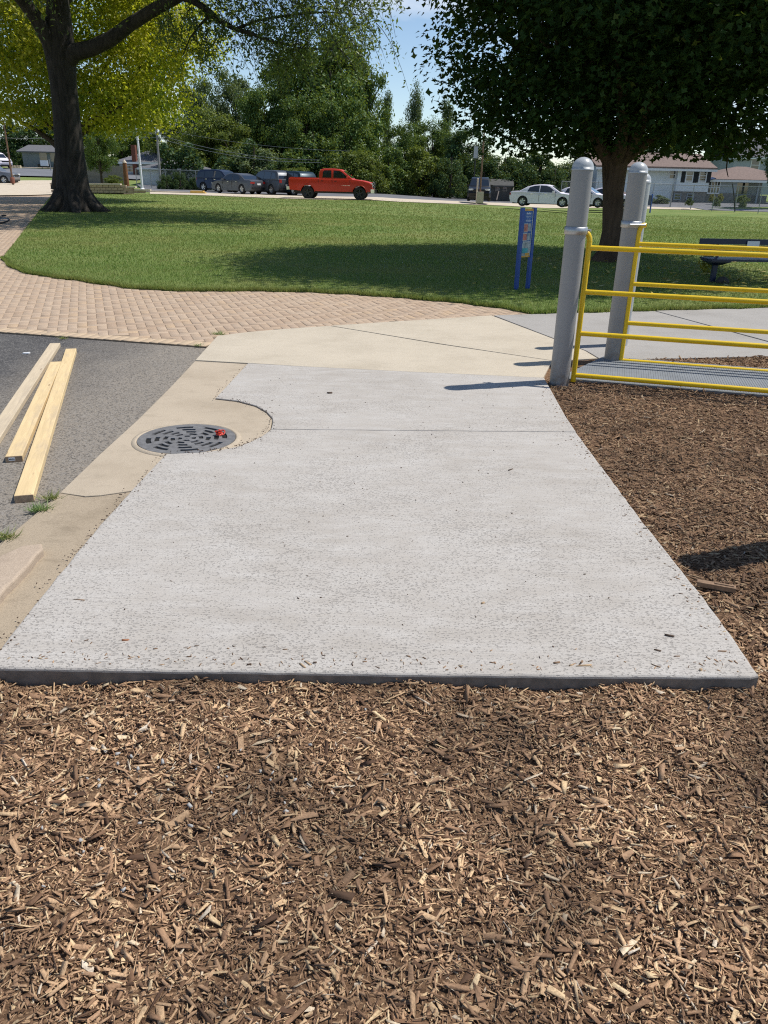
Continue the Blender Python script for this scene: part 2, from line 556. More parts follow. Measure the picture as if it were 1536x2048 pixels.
def bark_mat(name, a, b, sc=9.0, depth=0.03):
    k = NT(name)
    p = k.pos((1, 1, 0.16), obj=False)
    f = k.noise(p, sc, 6, 0.7, 0.6)
    c = k.ramp(f, [(0.35, a), (0.65, b)])
    c = k.mix(k.ramp(k.noise(k.pos(), 2.0, 4), [(0.45, 0.0), (0.8, 0.5)]), c, [v * 1.5 for v in b])
    k.bsdf(c, 0.9, 0, k.bump(f, depth), 0.2)
    return k.m

def lumber_mat(name, base):
    k = NT(name)
    p = k.pos((14, 1.0, 14), obj=True)
    f = k.noise(p, 3.0, 6, 0.6, 0.8)
    c = k.ramp(f, [(0.3, [v * 0.80 for v in base]), (0.6, base), (0.8, [min(1, v * 1.12) for v in base])])
    d = k.noise(k.pos((3, 1, 3), obj=True), 1.6, 6, 0.7)
    c = k.mix(k.ramp(d, [(0.52, 0.0), (0.75, 0.65)]), c, (0.40, 0.33, 0.26))
    kv = k.n('ShaderNodeTexVoronoi'); kv.inputs['Scale'].default_value = 2.6; k.l(k.pos((5.5, 1.3, 5.5), obj=True), kv.inputs['Vector'])
    c = k.mix(k.ramp(kv.outputs['Distance'], [(0.05, 0.85), (0.13, 0.0)]), c, (0.20, 0.11, 0.05))
    k.bsdf(c, 0.75, 0, k.bump(f, 0.001), 0.3)
    return k.m

M = {}
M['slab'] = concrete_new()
M['apron'] = concrete_tan("old tan concrete", (0.56, 0.49, 0.385), (0.475, 0.41, 0.315), 0.25)
M['gutter'] = concrete_tan("gutter concrete", (0.49, 0.41, 0.31), (0.39, 0.32, 0.235), 0.4)
M['gutter2'] = concrete_tan("dirty gutter concrete", (0.40, 0.325, 0.235), (0.29, 0.23, 0.16), 0.6)
M['kerb'] = concrete_tan("pinkish kerb concrete", (0.47, 0.375, 0.285), (0.37, 0.285, 0.21), 0.5)
M['walk'] = concrete_tan("grey sidewalk concrete", (0.38, 0.36, 0.335), (0.32, 0.30, 0.275), 0.2)
M['drive'] = concrete_tan("bright drive concrete", (0.62, 0.53, 0.41), (0.54, 0.45, 0.34), 0.2)
M['asphalt'] = asphalt_mat()
M['lot'] = simple("parking asphalt", (0.14, 0.14, 0.15), 0.85, var=0.2, scale=0.8)
M['road'] = simple("street asphalt", (0.155, 0.16, 0.175), 0.85, var=0.15, scale=0.6)
M['brick'] = brick_mat()
M['brickfar'] = brick_far_mat()
M['sand'] = simple("joint sand", (0.21, 0.158, 0.11), 0.95, var=0.3, scale=20)
M['turf'] = soil_grass_mat()
M['blade'] = grass_blade_mat()
M['chip'] = chip_mat()
M['mulchbase'] = mulch_base_mat()
M['soil'] = simple("soil", (0.10, 0.075, 0.05), 0.95, var=0.3, scale=5)
M['bark1'] = bark_mat("dark furrowed bark", (0.016, 0.014, 0.012), (0.052, 0.045, 0.039), 8, 0.05)
M['bark2'] = bark_mat("maple bark", (0.05, 0.032, 0.022), (0.12, 0.08, 0.055), 12, 0.02)
M['bark3'] = bark_mat("tree bark", (0.04, 0.03, 0.022), (0.09, 0.07, 0.055), 8, 0.03)
M['leaf_maple'] = leaf_mat("dark maple leaves", [(0, (0.011, 0.027, 0.009)), (0.6, (0.021, 0.048, 0.015)), (0.95, (0.034, 0.068, 0.019)), (1, (0.068, 0.083, 0.019))], 0.16, 0.005)
M['leaf_locust'] = leaf_mat("locust leaves", [(0, (0.046, 0.085, 0.018)), (0.6, (0.072, 0.117, 0.026)), (1, (0.117, 0.156, 0.039))], 0.35, 0.04)
M['leaf_yellow'] = leaf_mat("yellow green leaves", [(0, (0.090, 0.156, 0.017)), (0.5, (0.180, 0.252, 0.024)), (0.85, (0.384, 0.384, 0.036)), (1, (0.660, 0.552, 0.060))], 0.60, 0.02, (0.30, (0.60, 0.52, 0.035)), (0.52, 0.60, 0.03))
M['leaf_a'] = leaf_mat("mid green leaves", [(0, (0.049, 0.096, 0.024)), (0.6, (0.088, 0.154, 0.035)), (1, (0.149, 0.219, 0.053))], 0.28, 0.02)
M['leaf_b'] = leaf_mat("grey green leaves", [(0, (0.066, 0.103, 0.047)), (0.6, (0.113, 0.159, 0.070)), (1, (0.183, 0.233, 0.108))], 0.28, 0.025)
M['leaf_c'] = leaf_mat("olive leaves", [(0, (0.071, 0.109, 0.022)), (0.6, (0.120, 0.168, 0.033)), (1, (0.191, 0.222, 0.048))], 0.32, 0.02)
M['leaf_d'] = leaf_mat("deep green leaves", [(0, (0.026, 0.058, 0.026)), (0.6, (0.045, 0.092, 0.034)), (1, (0.082, 0.138, 0.047))], 0.2, 0.015)
M['leaf_y2'] = leaf_mat("golden shrub leaves", [(0, (0.16, 0.15, 0.02)), (0.6, (0.26, 0.23, 0.03)), (1, (0.40, 0.33, 0.06))], 0.4, 0.03)
M['dead'] = leaf_mat("fallen yellow leaves", [(0, (0.35, 0.28, 0.06)), (0.6, (0.50, 0.42, 0.12)), (1, (0.55, 0.50, 0.30))], 0.2, 0.03)
M['postgrey'] = simple("grey painted steel", (0.29, 0.285, 0.285), 0.42, 0.0, 0.05, 4, 0.0004, 200, 0.5)
def post_mat():
    k = NT("grey painted steel with grime")
    p = k.pos(obj=True)
    c = k.ramp(k.noise(p, 4, 5), [(0.3, (0.275, 0.27, 0.268)), (0.7, (0.305, 0.30, 0.30))])
    sz = k.n("ShaderNodeSeparateXYZ"); k.l(p, sz.inputs[0])
    lowz = k.n("ShaderNodeMapRange"); lowz.inputs['From Min'].default_value = 0.0; lowz.inputs['From Max'].default_value = 0.30; lowz.inputs['To Min'].default_value = 0.95; lowz.inputs['To Max'].default_value = 0.0
    k.l(sz.outputs[2], lowz.inputs['Value'])
    g = k.math('MULTIPLY', lowz.outputs[0], k.ramp(k.noise(p, 22, 5, 0.7), [(0.35, 0.0), (0.65, 1.0)]))
    c = k.mix(g, c, (0.17, 0.13, 0.095))
    c = k.mix(k.ramp(k.noise(k.pos((9, 9, 1.2), obj=True), 3, 5, 0.7), [(0.60, 0.0), (0.75, 0.5)]), c, (0.20, 0.19, 0.18))
    k.bsdf(c, 0.48, 0, k.bump(k.noise(p, 200, 3), 0.0004), 0.45)
    return k.m
M['postgrey'] = post_mat()
M['capgrey'] = simple("cast grey cap", (0.42, 0.44, 0.455), 0.35, 0.0, 0.06, 20, 0.0008, 120)
M['steel'] = simple("galvanised steel", (0.45, 0.455, 0.46), 0.45, 0.8, 0.1, 30)
M['yellow'] = simple("yellow painted tube", (0.78, 0.52, 0.008), 0.33, 0.0, 0.05, 9, 0.0002, 150)
M['mat'] = simple("grey rubber mat", (0.20, 0.215, 0.23), 0.6, 0.0, 0.12, 5)
M['iron'] = simple("cast iron", (0.21, 0.205, 0.205), 0.55, 0.3, 0.25, 25, 0.0012, 220)
M['black'] = simple("black void", (0.008, 0.008, 0.008), 0.9)
M['red'] = simple("red plastic", (0.60, 0.045, 0.025), 0.4)
M['lumber1'] = lumber_mat("new yellow lumber", (0.74, 0.56, 0.31))
M['lumber2'] = lumber_mat("weathered lumber", (0.62, 0.51, 0.36))
M['endgrain'] = simple("end grain", (0.36, 0.25, 0.16), 0.85, var=0.25, scale=60)
M['white'] = simple("white paint", (0.78, 0.79, 0.80), 0.5, var=0.04)
M['bluepost'] = simple("blue sign post", (0.012, 0.065, 0.30), 0.4)
M['navy'] = simple("navy coated metal", (0.009, 0.017, 0.055), 0.4)
M['tyre'] = simple("tyre rubber", (0.018, 0.018, 0.018), 0.8)
M['rim'] = simple("alloy rim", (0.55, 0.55, 0.56), 0.3, 0.8)
M['rimdark'] = simple("dark rim", (0.05, 0.05, 0.05), 0.35, 0.6)
M['chrome'] = simple("chrome", (0.75, 0.75, 0.75), 0.15, 1.0)
M['trim'] = simple("black trim", (0.015, 0.015, 0.016), 0.5)
M['tail'] = simple("red lamp lens", (0.35, 0.01, 0.012), 0.15)
M['lampw'] = simple("clear lamp lens", (0.7, 0.7, 0.68), 0.1)
def glass(name, col=(0.012, 0.016, 0.02), rough=0.04):
    k = NT(name); k.bsdf(col, rough, 0.0, None, 0.9, 0.5); return k.m
M['glass'] = glass("tinted car glass")
M['winglass'] = glass("window glass", (0.02, 0.025, 0.03), 0.05)
def paint(name, col, metal=0.0):
    k = NT(name)
    f = k.noise(k.pos(obj=True), 3, 3)
    k.bsdf(k.ramp(f, [(0.3, [c * 0.94 for c in col]), (0.7, col)]), 0.38, metal, None, 0.35, 0.15); return k.m
M['p_red'] = paint("red car paint", (0.62, 0.042, 0.014))
M['p_white'] = paint("white car paint", (0.88, 0.81, 0.89))
M['p_blue'] = paint("dark blue car paint", (0.030, 0.045, 0.085), 0.3)
M['p_grey'] = paint("grey car paint", (0.105, 0.110, 0.125), 0.4)
M['p_slate'] = paint("slate car paint", (0.075, 0.085, 0.100), 0.3)
M['p_teal'] = paint("dark teal car paint", (0.010, 0.030, 0.045), 0.3)
M['p_black'] = paint("black car paint", (0.012, 0.013, 0.016), 0.2)
M['p_silver'] = paint("silver car paint", (0.22, 0.22, 0.23), 0.5)
M['siding'] = simple("white siding", (0.76, 0.80, 0.82), 0.6, var=0.05, scale=1.5)
M['siding_blue'] = simple("blue grey siding", (0.16, 0.19, 0.21), 0.7, var=0.1, scale=2)
M['siding_grey'] = simple("pale grey siding", (0.36, 0.40, 0.43), 0.7, var=0.08, scale=2)
M['roof_brown'] = simple("brown shingles", (0.19, 0.135, 0.112), 0.9, var=0.2, scale=5, bump=0.02, bscale=9)
M['roof_grey'] = simple("grey shingles", (0.125, 0.125, 0.135), 0.9, var=0.2, scale=5, bump=0.02, bscale=9)
M['stone'] = simple("grey foundation stone", (0.20, 0.19, 0.18), 0.9, var=0.35, scale=3, bump=0.03, bscale=4)
M['shutter'] = simple("black shutters", (0.012, 0.013, 0.016), 0.6)
M['redbrick'] = simple("red chimney brick", (0.18, 0.065, 0.04), 0.9, var=0.25, scale=5)
M['block'] = simple("retaining wall block", (0.42, 0.31, 0.22), 0.9, var=0.25, scale=5, bump=0.02, bscale=15)
M['capstone'] = simple("cap stone", (0.55, 0.46, 0.36), 0.9, var=0.12, scale=5)
M['woodpost'] = simple("rusty brown timber", (0.16, 0.065, 0.022), 0.8, var=0.25, scale=6)
M['fencewood'] = simple("weathered grey fence wood", (0.20, 0.175, 0.155), 0.9, var=0.25, scale=3)
M['pole'] = simple("weathered pole wood", (0.26, 0.25, 0.24), 0.85, var=0.2, scale=4)
M['polebrown'] = simple("brown painted pole", (0.17, 0.095, 0.055), 0.6, var=0.15, scale=4)
M['cable'] = simple("cable", (0.22, 0.24, 0.25), 0.5)
M['chain'] = simple("chain link wire", (0.30, 0.32, 0.33), 0.5, 0.6)
M['kerbyellow'] = simple("yellow kerb paint", (0.62, 0.40, 0.10), 0.7)

# ================================================================== SETTING
def link_struct(name, me, m, label, cat):
    return tag(link(name, me, m), label, cat, kind='structure')

# wide ground sheet under everything, following the terrain
def grid_sheet(name, xs, ys, zf):
    X, Y = np.meshgrid(xs, ys)
    v = np.stack([X.ravel(), Y.ravel(), zf(X, Y).ravel()], 1)
    nx, ny = len(xs), len(ys)
    i = np.arange(nx * ny).reshape(ny, nx)
    f = np.stack([i[:-1, :-1].ravel(), i[:-1, 1:].ravel(), i[1:, 1:].ravel(), i[1:, :-1].ravel()], 1)
    return np_mesh(name, v, f, True)
xs = np.concatenate([np.linspace(-900, -90, 14), np.linspace(-84, 84, 57), np.linspace(90, 900, 14)])
ys = np.concatenate([np.linspace(-60, 10, 8), np.linspace(13, 130, 60), np.linspace(140, 1200, 16)])
link_struct("ground", grid_sheet("ground", xs, ys, lambda x, y: T(x, y) - 0.22 + 0.14 * sstep(60, 76, y)), M['turf'],
            "broad grassy ground reaching out beneath the whole neighbourhood", "ground")

# ---- lawn: exact near edge traced, then a sheet that follows the terrain
lawn_edge = Gs([(-60, 470), (5, 518), (18, 532), (45, 545), (90, 553), (150, 561), (200, 568), (250, 576), (330, 581), (400, 583), (480, 582), (560, 583), (630, 585), (700, 589), (780, 594), (850, 600), (910, 605), (960, 611), (1005, 617), (1035, 623), (1060, 628)], 0.0)
lawn_edge = lawn_edge[1:]
pL0, pL1 = np.array(lawn_edge[0]), GT(100, 395)[:2]
dL = (pL1 - pL0) / (pL1[1] - pL0[1])
walk_edge = Gs([(1060, 629), (1200, 625), (1370, 620), (1536, 616)])
wdir = np.array(walk_edge[-1]) - np.array(walk_edge[0]); wdir /= np.linalg.norm(wdir)
we_far = tuple(np.array(walk_edge[-1]) + wdir * 22)
YL = 17.5
near_poly = [tuple(pL0 + dL * (YL - pL0[1]))] + list(lawn_edge) + list(walk_edge[1:]) + [we_far, (we_far[0], YL)]
def left_x(y): return pL0[0] + dL[0] * (y - pL0[1])
bm = bmesh.new()
LZ = 0.02
vs = [bm.verts.new((p[0], p[1], LZ)) for p in near_poly]
fa = bm.faces.new(vs)
r_ = bmesh.ops.extrude_face_region(bm, geom=[fa])
bmesh.ops.translate(bm, verts=[e for e in r_['geom'] if isinstance(e, bmesh.types.BMVert)], vec=(0, 0, -0.10))
yy = np.concatenate([np.linspace(YL, 60, 60), np.linspace(61, 78, 12)])
rows = []
for y in yy:
    xl, xrr = left_x(y), max(we_far[0], 45)
    rows.append([bm.verts.new((xl + (xrr - xl) * t, y, LZ + float(T(xl + (xrr - xl) * t, y)))) for t in np.linspace(0, 1, 50)])
for a in range(len(rows) - 1):
    for b in range(49):
        bm.faces.new((rows[a][b], rows[a][b + 1], rows[a + 1][b + 1], rows[a + 1][b])).smooth = True
bmesh.ops.recalc_face_normals(bm, faces=bm.faces)
me = bpy.data.meshes.new("lawn"); bm.to_mesh(me); bm.free()
link_struct("lawn", me, M['turf'], "wide mown green lawn between the brick path and the parking lot", "lawn")
lawn_outline = near_poly[:-1] + [(we_far[0], 60.0), (left_x(60.0), 60.0)]

def ribbon(name, pa, pb, m, label, cat, dz, n=16, kind='structure'):
    """terrain-following strip between two polylines of equal length"""
    v = []; f = []
    A = [];
    for i in range(len(pa) - 1):
        for t in np.linspace(0, 1, n, endpoint=False):
            A.append((np.array(pa[i][:2]) * (1 - t) + np.array(pa[i + 1][:2]) * t, np.array(pb[i][:2]) * (1 - t) + np.array(pb[i + 1][:2]) * t))
    A.append((np.array(pa[-1][:2]), np.array(pb[-1][:2])))
    q = 9
    for a, b in A:
        for t in np.linspace(0, 1, q):
            p = a * (1 - t) + b * t
            v.append((p[0], p[1], float(T(p[0], p[1])) + dz))
    for i in range(len(A) - 1):
        for j in range(q - 1):
            k = i * q + j
            f.append((k, k + q, k + q + 1, k + 1))
    me = np_mesh(name, np.array(v), np.array(f), True)
    me.flip_normals() if me.polygons[0].normal.z < 0 else None
    return link_struct(name, me, m, label, cat)

# bright concrete drive beyond the lawn, then the asphalt lot behind it
dn = [GT(a, b) for a, b in ((300, 389), (380, 391), (600, 399.5), (800, 405), (1000, 412), (1200, 416.5), (1405, 421))]
df = [GT(a, b) for a, b in ((300, 384), (380, 385.5), (600, 393), (800, 398.5), (1000, 406.5), (1200, 411.5), (1385, 417))]
ribbon("concrete_drive", dn, df, M['drive'], "bright concrete drive strip along the far edge of the lawn", "drive", 0.05)
lf = [p + np.array([p[0] * 0.30, 24.0 if i > 2 else 16.0, 0]) for i, p in enumerate(df)]
lf[-1] = df[-1] + np.array([30, 12, 0]); lf[-2] = df[-2] + np.array([8, 18, 0])
ribbon("parking_lot", df, lf, M['lot'], "grey asphalt parking lot where the cars stand", "parking lot", 0.04)
ribbon("side_street", [dn[-1] + np.array([.3, 0, 0]), dn[-1] + np.array([60, -6, 0])], [df[-1] + np.array([.3, .3, 0]), df[-1] + np.array([62, -1, 0])], M['lot'],
       "grey asphalt lane running off beyond the end of the drive", "road", 0.045)
# left: plaza strip, street
ribbon("concrete_plaza", [GT(-120, 394), GT(60, 392), GT(118, 390)], [GT(-120, 364.5), GT(60, 366), GT(118, 367)], M['drive'], "sunlit tan concrete strip crossing the far end of the brick path", "pavement", 0.06)
sa = [np.array([-95., 92.]), np.array([-60., 91.]), np.array([-27., 90.])]
sb = [np.array([-110., 112.]), np.array([-66., 106.]), np.array([-27., 103.])]
ribbon("street", sa, sb, M['road'], "grey street climbing away behind the big tree trunk", "street", 0.06)
ribbon("street_kerb", sb, [p + np.array([0, .6]) for p in sb], M['drive'], "pale kerb along the far side of the street", "kerb", 0.16)

# ---- brick path
border_a, border_b = np.array(G(-40, 660.5)[:2]), np.array(G(412, 692.5)[:2])
bdir = (border_b - border_a) / np.linalg.norm(border_b - border_a)
bnrm = np.array([-bdir[1], bdir[0]])
border_l = border_a - bdir * 6
apron_edge = Gs([(433, 674), (500, 665), (570, 659), (660, 653), (760, 646), (870, 639), (985, 632)])
path_poly = [tuple(border_l)] + [tuple(border_b)] + [tuple(np.array(apron_edge[0]) + (0.05, -0.1))] + apron_edge + [walk_edge[0]] + list(lawn_edge[::-1]) + [tuple(pL0 + dL * 14), tuple(pL0 + dL * 14 + np.array([-16, -3.0])), tuple(border_l + np.array([-9, 3]))]
mb = MB(); mb.prism(ccw(path_poly), -0.16, -0.004)
path = link_struct("brick_path", mb.mesh("brick_path"), M['sand'], "tan herringbone brick path curving round the lawn corner", "path")
# one paver with softened arrises
def paver(L, W, c=0.0022, h=0.05):
    x, y = L / 2, W / 2
    v = [(-x, -y, -h), (x, -y, -h), (x, y, -h), (-x, y, -h), (-x, -y, -c), (x, -y, -c), (x, y, -c), (-x, y, -c),
         (-x + c, -y + c, 0), (x - c, -y + c, 0), (x - c, y - c, 0), (-x + c, y - c, 0)]
    f = [(8, 9, 10, 11)] + [(i, (i + 1) % 4, (i + 1) % 4 + 4, i + 4) for i in range(4)] + [(i + 4, (i + 1) % 4 + 4, (i + 1) % 4 + 8, i + 8) for i in range(4)]
    return np.array(v), np.array(f)
PV, PF = paver(0.1955, 0.0955)
BV, BF = paver(0.193, 0.0985)
th = R(20.0)
e1, e2 = np.array([math.cos(th), math.sin(th)]), np.array([-math.sin(th), math.cos(th)])
u = 0.1
cells = []
o0 = np.array([-3.0, 9.0])
for a in range(-260, 130):
    for b in range(-90, 260):
        s_ = (a - b) % 4
        if s_ == 0: c = (a + 1.0, b + 0.5, 0)
        elif s_ == 3: c = (a + 0.5, b + 1.0, 1)
        else: continue
        cells.append(c)
cells = np.array(cells)
ctr = o0 + u * (cells[:, :1] * e1 + cells[:, 1:2] * e2)
rot = th + cells[:, 2] * math.pi / 2
inner = pin(path_poly, ctr)
bd = (ctr - border_b) @ bnrm
keep = inner & ((bd > 0.19) | (ctr[:, 0] > border_b[0] + 0.1)) & (ctr[:, 1] < 27) & (ctr[:, 0] > -16)
ctr, rot = ctr[keep], rot[keep]
zz = rng.normal(0.0, 0.0012, len(ctr)); rot = rot + rng.normal(0, 0.006, len(ctr))
# soldier course along the asphalt
nb = int(np.linalg.norm(border_b - border_l) / 0.1)
bc = np.array([border_b - bdir * (0.06 + 0.1 * i) + bnrm * 0.0985 for i in range(nb)])
br_ = np.full(nb, math.atan2(bnrm[1], bnrm[0])) + rng.normal(0, 0.01, nb)
bz = rng.normal(0.0012, 0.001, nb)
def view_px(p):
    q = p - CAM; z = q @ fw
    return 768 + FPX * (q @ cr) / z, 1024 - FPX * (q @ cu) / z
allc = [(c[0], c[1], z, r, 0) for c, z, r in zip(ctr, zz, rot)] + [(c[0], c[1], z, r, 1) for c, z, r in zip(bc, bz, br_)]
px = [view_px(np.array([a[0], a[1], a[2]])) for a in allc]
order = sorted([i for i in range(len(allc)) if 0 < px[i][0] < 1536], key=lambda i: allc[i][0] ** 2 + allc[i][1] ** 2)
single = set(order[:298])
def pmesh(V, F, nm):
    me = np_mesh(nm, V, F); me.materials.append(M['brick']); return me
pm = [pmesh(PV, PF, "brick"), pmesh(BV, BF, "brick_end")]
pm[1].materials.clear(); pm[1].materials.append(simple("yellow clay paver", (0.50, 0.378, 0.255), 0.85, var=0.12, scale=2.2, bump=0.002, bscale=90))
for i in sorted(single):
    a = allc[i]
    o = link("brick", pm[a[4]], None, path, True)
    o.location = (a[0], a[1], a[2]); o.rotation_euler = (0, 0, a[3])
rest = [allc[i] for i in range(len(allc)) if i not in single]
A = np.array(rest)
def place_many(V, F, A):
    c, s = np.cos(A[:, 3]), np.sin(A[:, 3])
    X = V[None, :, 0] * c[:, None] - V[None, :, 1] * s[:, None] + A[:, :1]
    Y = V[None, :, 0] * s[:, None] + V[None, :, 1] * c[:, None] + A[:, 1:2]
    Z = V[None, :, 2] + A[:, 2:3]
    v = np.stack([X, Y, Z], 2).reshape(-1, 3)
    f = (F[None] + (np.arange(len(A)) * len(V))[:, None, None]).reshape(-1, F.shape[1])
    return v, f
v0, f0 = place_many(PV, PF, A[A[:, 4] == 0]); v1, f1 = place_many(BV, BF, A[A[:, 4] == 1])
o = link("bricks", np_mesh("bricks", np.vstack([v0, v1]), np.vstack([f0, f1 + len(v0)])), M['brick'], path, True)
tag(o, kind='stuff')
# far run of the path, joints too fine to build
ribbon("brick_walk", [pL0 + dL * 11 + np.array([-12, -1.0]), pL0 + dL * 22 + np.array([-12, 0]), pL1 + dL * 4 + np.array([-60, 0])], [pL0 + dL * 11.2, pL0 + dL * 22, pL1 + dL * 4], M['brickfar'],
       "far run of brick path beside the big dark tree trunk", "path", 0.004)

# ---- asphalt court and gutter
gut = Gs([(412, 693), (433, 675), (390, 722), (340, 775), (275, 840), (200, 908), (120, 985), (60, 1035), (0, 1085)]) + [(-1.735, 2.6)]
mb = MB()
asp = [tuple(border_l + np.array([-2, -9.0])), (-1.72, -3.0)] + [tuple(np.array(p) + np.array([0.03, 0])) for p in (gut[9], gut[8], gut[7], gut[6], gut[5], gut[4], gut[3], gut[2])] + [tuple(border_b + bdir * 0.08 + bnrm * 0.03), tuple(border_l + bnrm * 0.03)]
mb.prism(ccw(asp), -0.15, -0.018)
link_struct("asphalt", mb.mesh("asphalt"), M['asphalt'], "dark asphalt court, dusty towards the concrete gutter", "asphalt")

slab_edge_l = [(0, 1302), (75, 1205), (150, 1112), (200, 1052), (235, 1015), (265, 980), (300, 943), (331, 910)]
bulge = [(400, 908), (440, 903), (475, 896), (500, 887), (525, 874), (541, 858), (545, 838), (533, 825), (512, 813), (475, 803), (430, 798)]
slab_left = slab_edge_l + bulge + [(455, 771), (495, 728)]
SL = Gs(slab_left)
# the gutter in three castings: behind the drain, round the drain, and the older dirty stretch
g_up = Gs([(390, 722), (495, 728), (455, 771), (430, 798)]) + []
GZ = 0.0
gutter = empty("gutter", G(250, 930), "tan concrete gutter strip round the storm drain between asphalt and new slab", "gutter", kind='structure')
gr_c = np.array(G(374, 879)[:2]); gr_r = 0.335
mid = [gut[2], gut[3], gut[4], gut[5], gut[6]] + Gs([(170, 992), (200, 990), (235, 985), (264, 981)]) + Gs([(300, 943), (331, 910)]) + Gs(bulge) + Gs([(455, 771), (495, 728)])
midm = slab_mesh("slab", mid, GZ, 0.14, 0.004, 2)
gs1 = link("slab", midm, M['gutter'], gutter)
low = [gut[6], gut[7], gut[8], gut[9], (-1.735, -3.0), (-1.338, -3.0), (-1.337, 2.18)] + Gs([(0, 1302), (75, 1205), (150, 1112), (200, 1052), (235, 1015), (264, 982), (235, 986), (200, 991), (170, 993)])
gs2 = link("slab", slab_mesh("slab", low, GZ - 0.003, 0.14, 0.004, 2), M['gutter2'], gutter)
# low weathered kerb that starts in the older stretch
kp = Gs([(84, 1088), (86, 1098), (60, 1128), (30, 1160), (0, 1192)], 0.03) + [(-1.476, 2.2), (-1.476, -3.0), (-1.64, -3.0), (-1.64, 2.5)] + Gs([(0, 1112), (45, 1092)], 0.03)
tag(link("kerb", slab_mesh("kerb", kp, 0.035, 0.06, 0.012, 3, jag=0.003), M['kerb']), "low worn pinkish kerb end rising out of the dirty gutter", "kerb", kind='structure')

# ---- new concrete walkway
FRt = [(-260, 1331), (0, 1341), (300, 1346), (700, 1352), (1100, 1357), (1500, 1358), (1519, 1355)]
right_e = [(1519, 1352), (1460, 1270), (1400, 1190), (1345, 1122), (1280, 1040), (1200, 932), (1130, 833), (1088, 758)]
walkway = empty("concrete_walkway", G(760, 1100), "new pale grey broomed concrete walkway leading away from the mulch", "walkway", kind='structure')
jl, jr = (545, 862), (1152, 868)
front = [(-130, 1420), (-90, 1380)]
nearp = [(-1.333, 2.181)] + Gs([(0, 1341), (300, 1346), (700, 1352), (1100, 1357), (1500, 1359), (1517, 1355), (1460, 1271), (1400, 1190), (1345, 1122), (1280, 1040), (1200, 932), (1152, 867.0)]) + Gs([(541, 861.6)]) + \
    Gs([(525, 874), (500, 887), (475, 896), (440, 903), (400, 908), (331, 911)][:]) + Gs([(300, 944), (265, 981), (235, 1016), (200, 1053), (150, 1113), (75, 1206), (0, 1303)])
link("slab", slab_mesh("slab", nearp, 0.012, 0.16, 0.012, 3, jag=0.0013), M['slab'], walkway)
farp = Gs([(542, 861.2), (1151.6, 866.5), (1130, 834), (1088, 758), (800, 745), (600, 735), (496, 729), (456, 772), (431, 799), (475, 804), (512, 814), (533, 826), (545, 839), (545, 850)])
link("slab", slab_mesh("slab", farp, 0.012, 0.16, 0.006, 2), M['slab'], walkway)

# ---- old tan apron
apron = empty("concrete_apron", G(760, 690), "old tan concrete apron between the brick path and the new walkway", "pavement", kind='structure')
a1 = Gs([(391, 721.5), (435, 673), (500, 665), (570, 659), (659, 653), (880, 690), (1104, 723), (1086, 757), (800, 744), (600, 734), (496, 727.5)])
a2 = Gs([(662, 652.6), (760, 646), (870, 639), (983, 632), (1170, 703), (1195, 718), (1108, 723), (880, 688.5)])
link("slab", slab_mesh("slab", a1, 0.008, 0.16, 0.004, 2), M['apron'], apron)
link("slab", slab_mesh("slab", a2, 0.008, 0.16, 0.004, 2), M['apron'], apron)
# sidewalk off to the right
sidewalk = empty("sidewalk", G(1400, 660), "grey concrete sidewalk passing behind the yellow gates", "sidewalk", kind='structure')
w_top = [(987, 632), (1060, 630), (1150, 628), (1290, 624)]
s1 = Gs([(988, 632), (1060, 629.5), (1200, 625.5), (1306, 622.5), (1560, 692), (1800, 718), (1560, 713), (1400, 717), (1260, 720), (1200, 719), (1173, 703)])
far_r = tuple(np.array(walk_edge[-1]) + wdir * 22)
s2 = Gs([(1310, 622.4), (1536, 616.5)]) + [far_r, (far_r[0] - 0.8, far_r[1] - 3.2)] + Gs([(1803, 717.5), (1564, 691)])
link("slab", slab_mesh("slab", s1, 0.008, 0.16, 0.004, 2), M['walk'], sidewalk)
link("slab", slab_mesh("slab", s2, 0.008, 0.16, 0.004, 2), M['walk'], sidewalk)

# ---- mulch: an uneven sheet of fines with loose chips on it
GDIR = np.array([math.cos(R(-15.5)), math.sin(R(-15.5))]); GN = np.array([-GDIR[1], GDIR[0]])
P1 = G(1118, 766)[:2]; P2 = G(1225, 721)[:2]
slab_right = Gs(right_e)
def mnoise(x, y):
    return (np.sin(x * 5.1 + 1.3) * np.cos(y * 4.3 + 0.5) + 0.6 * np.sin(x * 11.7 + y * 7.9) + 0.5 * np.cos(y * 17.3 - x * 9.1 + 2.0) + 0.35 * np.sin(x * 26 + 4 * np.sin(y * 19)) ) / 2.45
def edge_x(y):
    ys_ = np.array([p[1] for p in slab_right]); xs_ = np.array([p[0] for p in slab_right])
    return np.interp(y, ys_, xs_)
def MZ(x, y):
    front = sstep(2.55, 2.15, y)
    base = -0.016 * (1 - front) + -0.048 * front
    side = (1 - front) * sstep(0.0, 0.6, x - edge_x(y)) * 0.012
    pile = front * np.exp(-((y - 2.24) / 0.10) ** 2) * (0.014 + 0.024 * np.sin(x * 2.3 + 1.0) * np.cos(x * 5.7) + 0.008 * np.sin(x * 17))
    base = base + pile
    ridge = (1 - front) * 0.018 * np.exp(-((y - (5.95 - 0.27 * (x - 1.7))) / 0.22) ** 2)
    return base + side + ridge + 0.014 * mnoise(x, y) * (0.6 + 0.4 * front)
MGL = MZ
xs = np.arange(-4.2, 6.4, 0.044); ys = np.arange(-1.6, 8.6, 0.044)
X, Y = np.meshgrid(xs, ys)
far_line = lambda x, y: ((x - P2[0]) * GN[0] + (y - P2[1]) * GN[1])
V_ = np.stack([X.ravel(), Y.ravel(), (MZ(X, Y) + rng.normal(0, 0.003, X.shape)).ravel()], 1)
i = np.arange(X.size).reshape(X.shape)
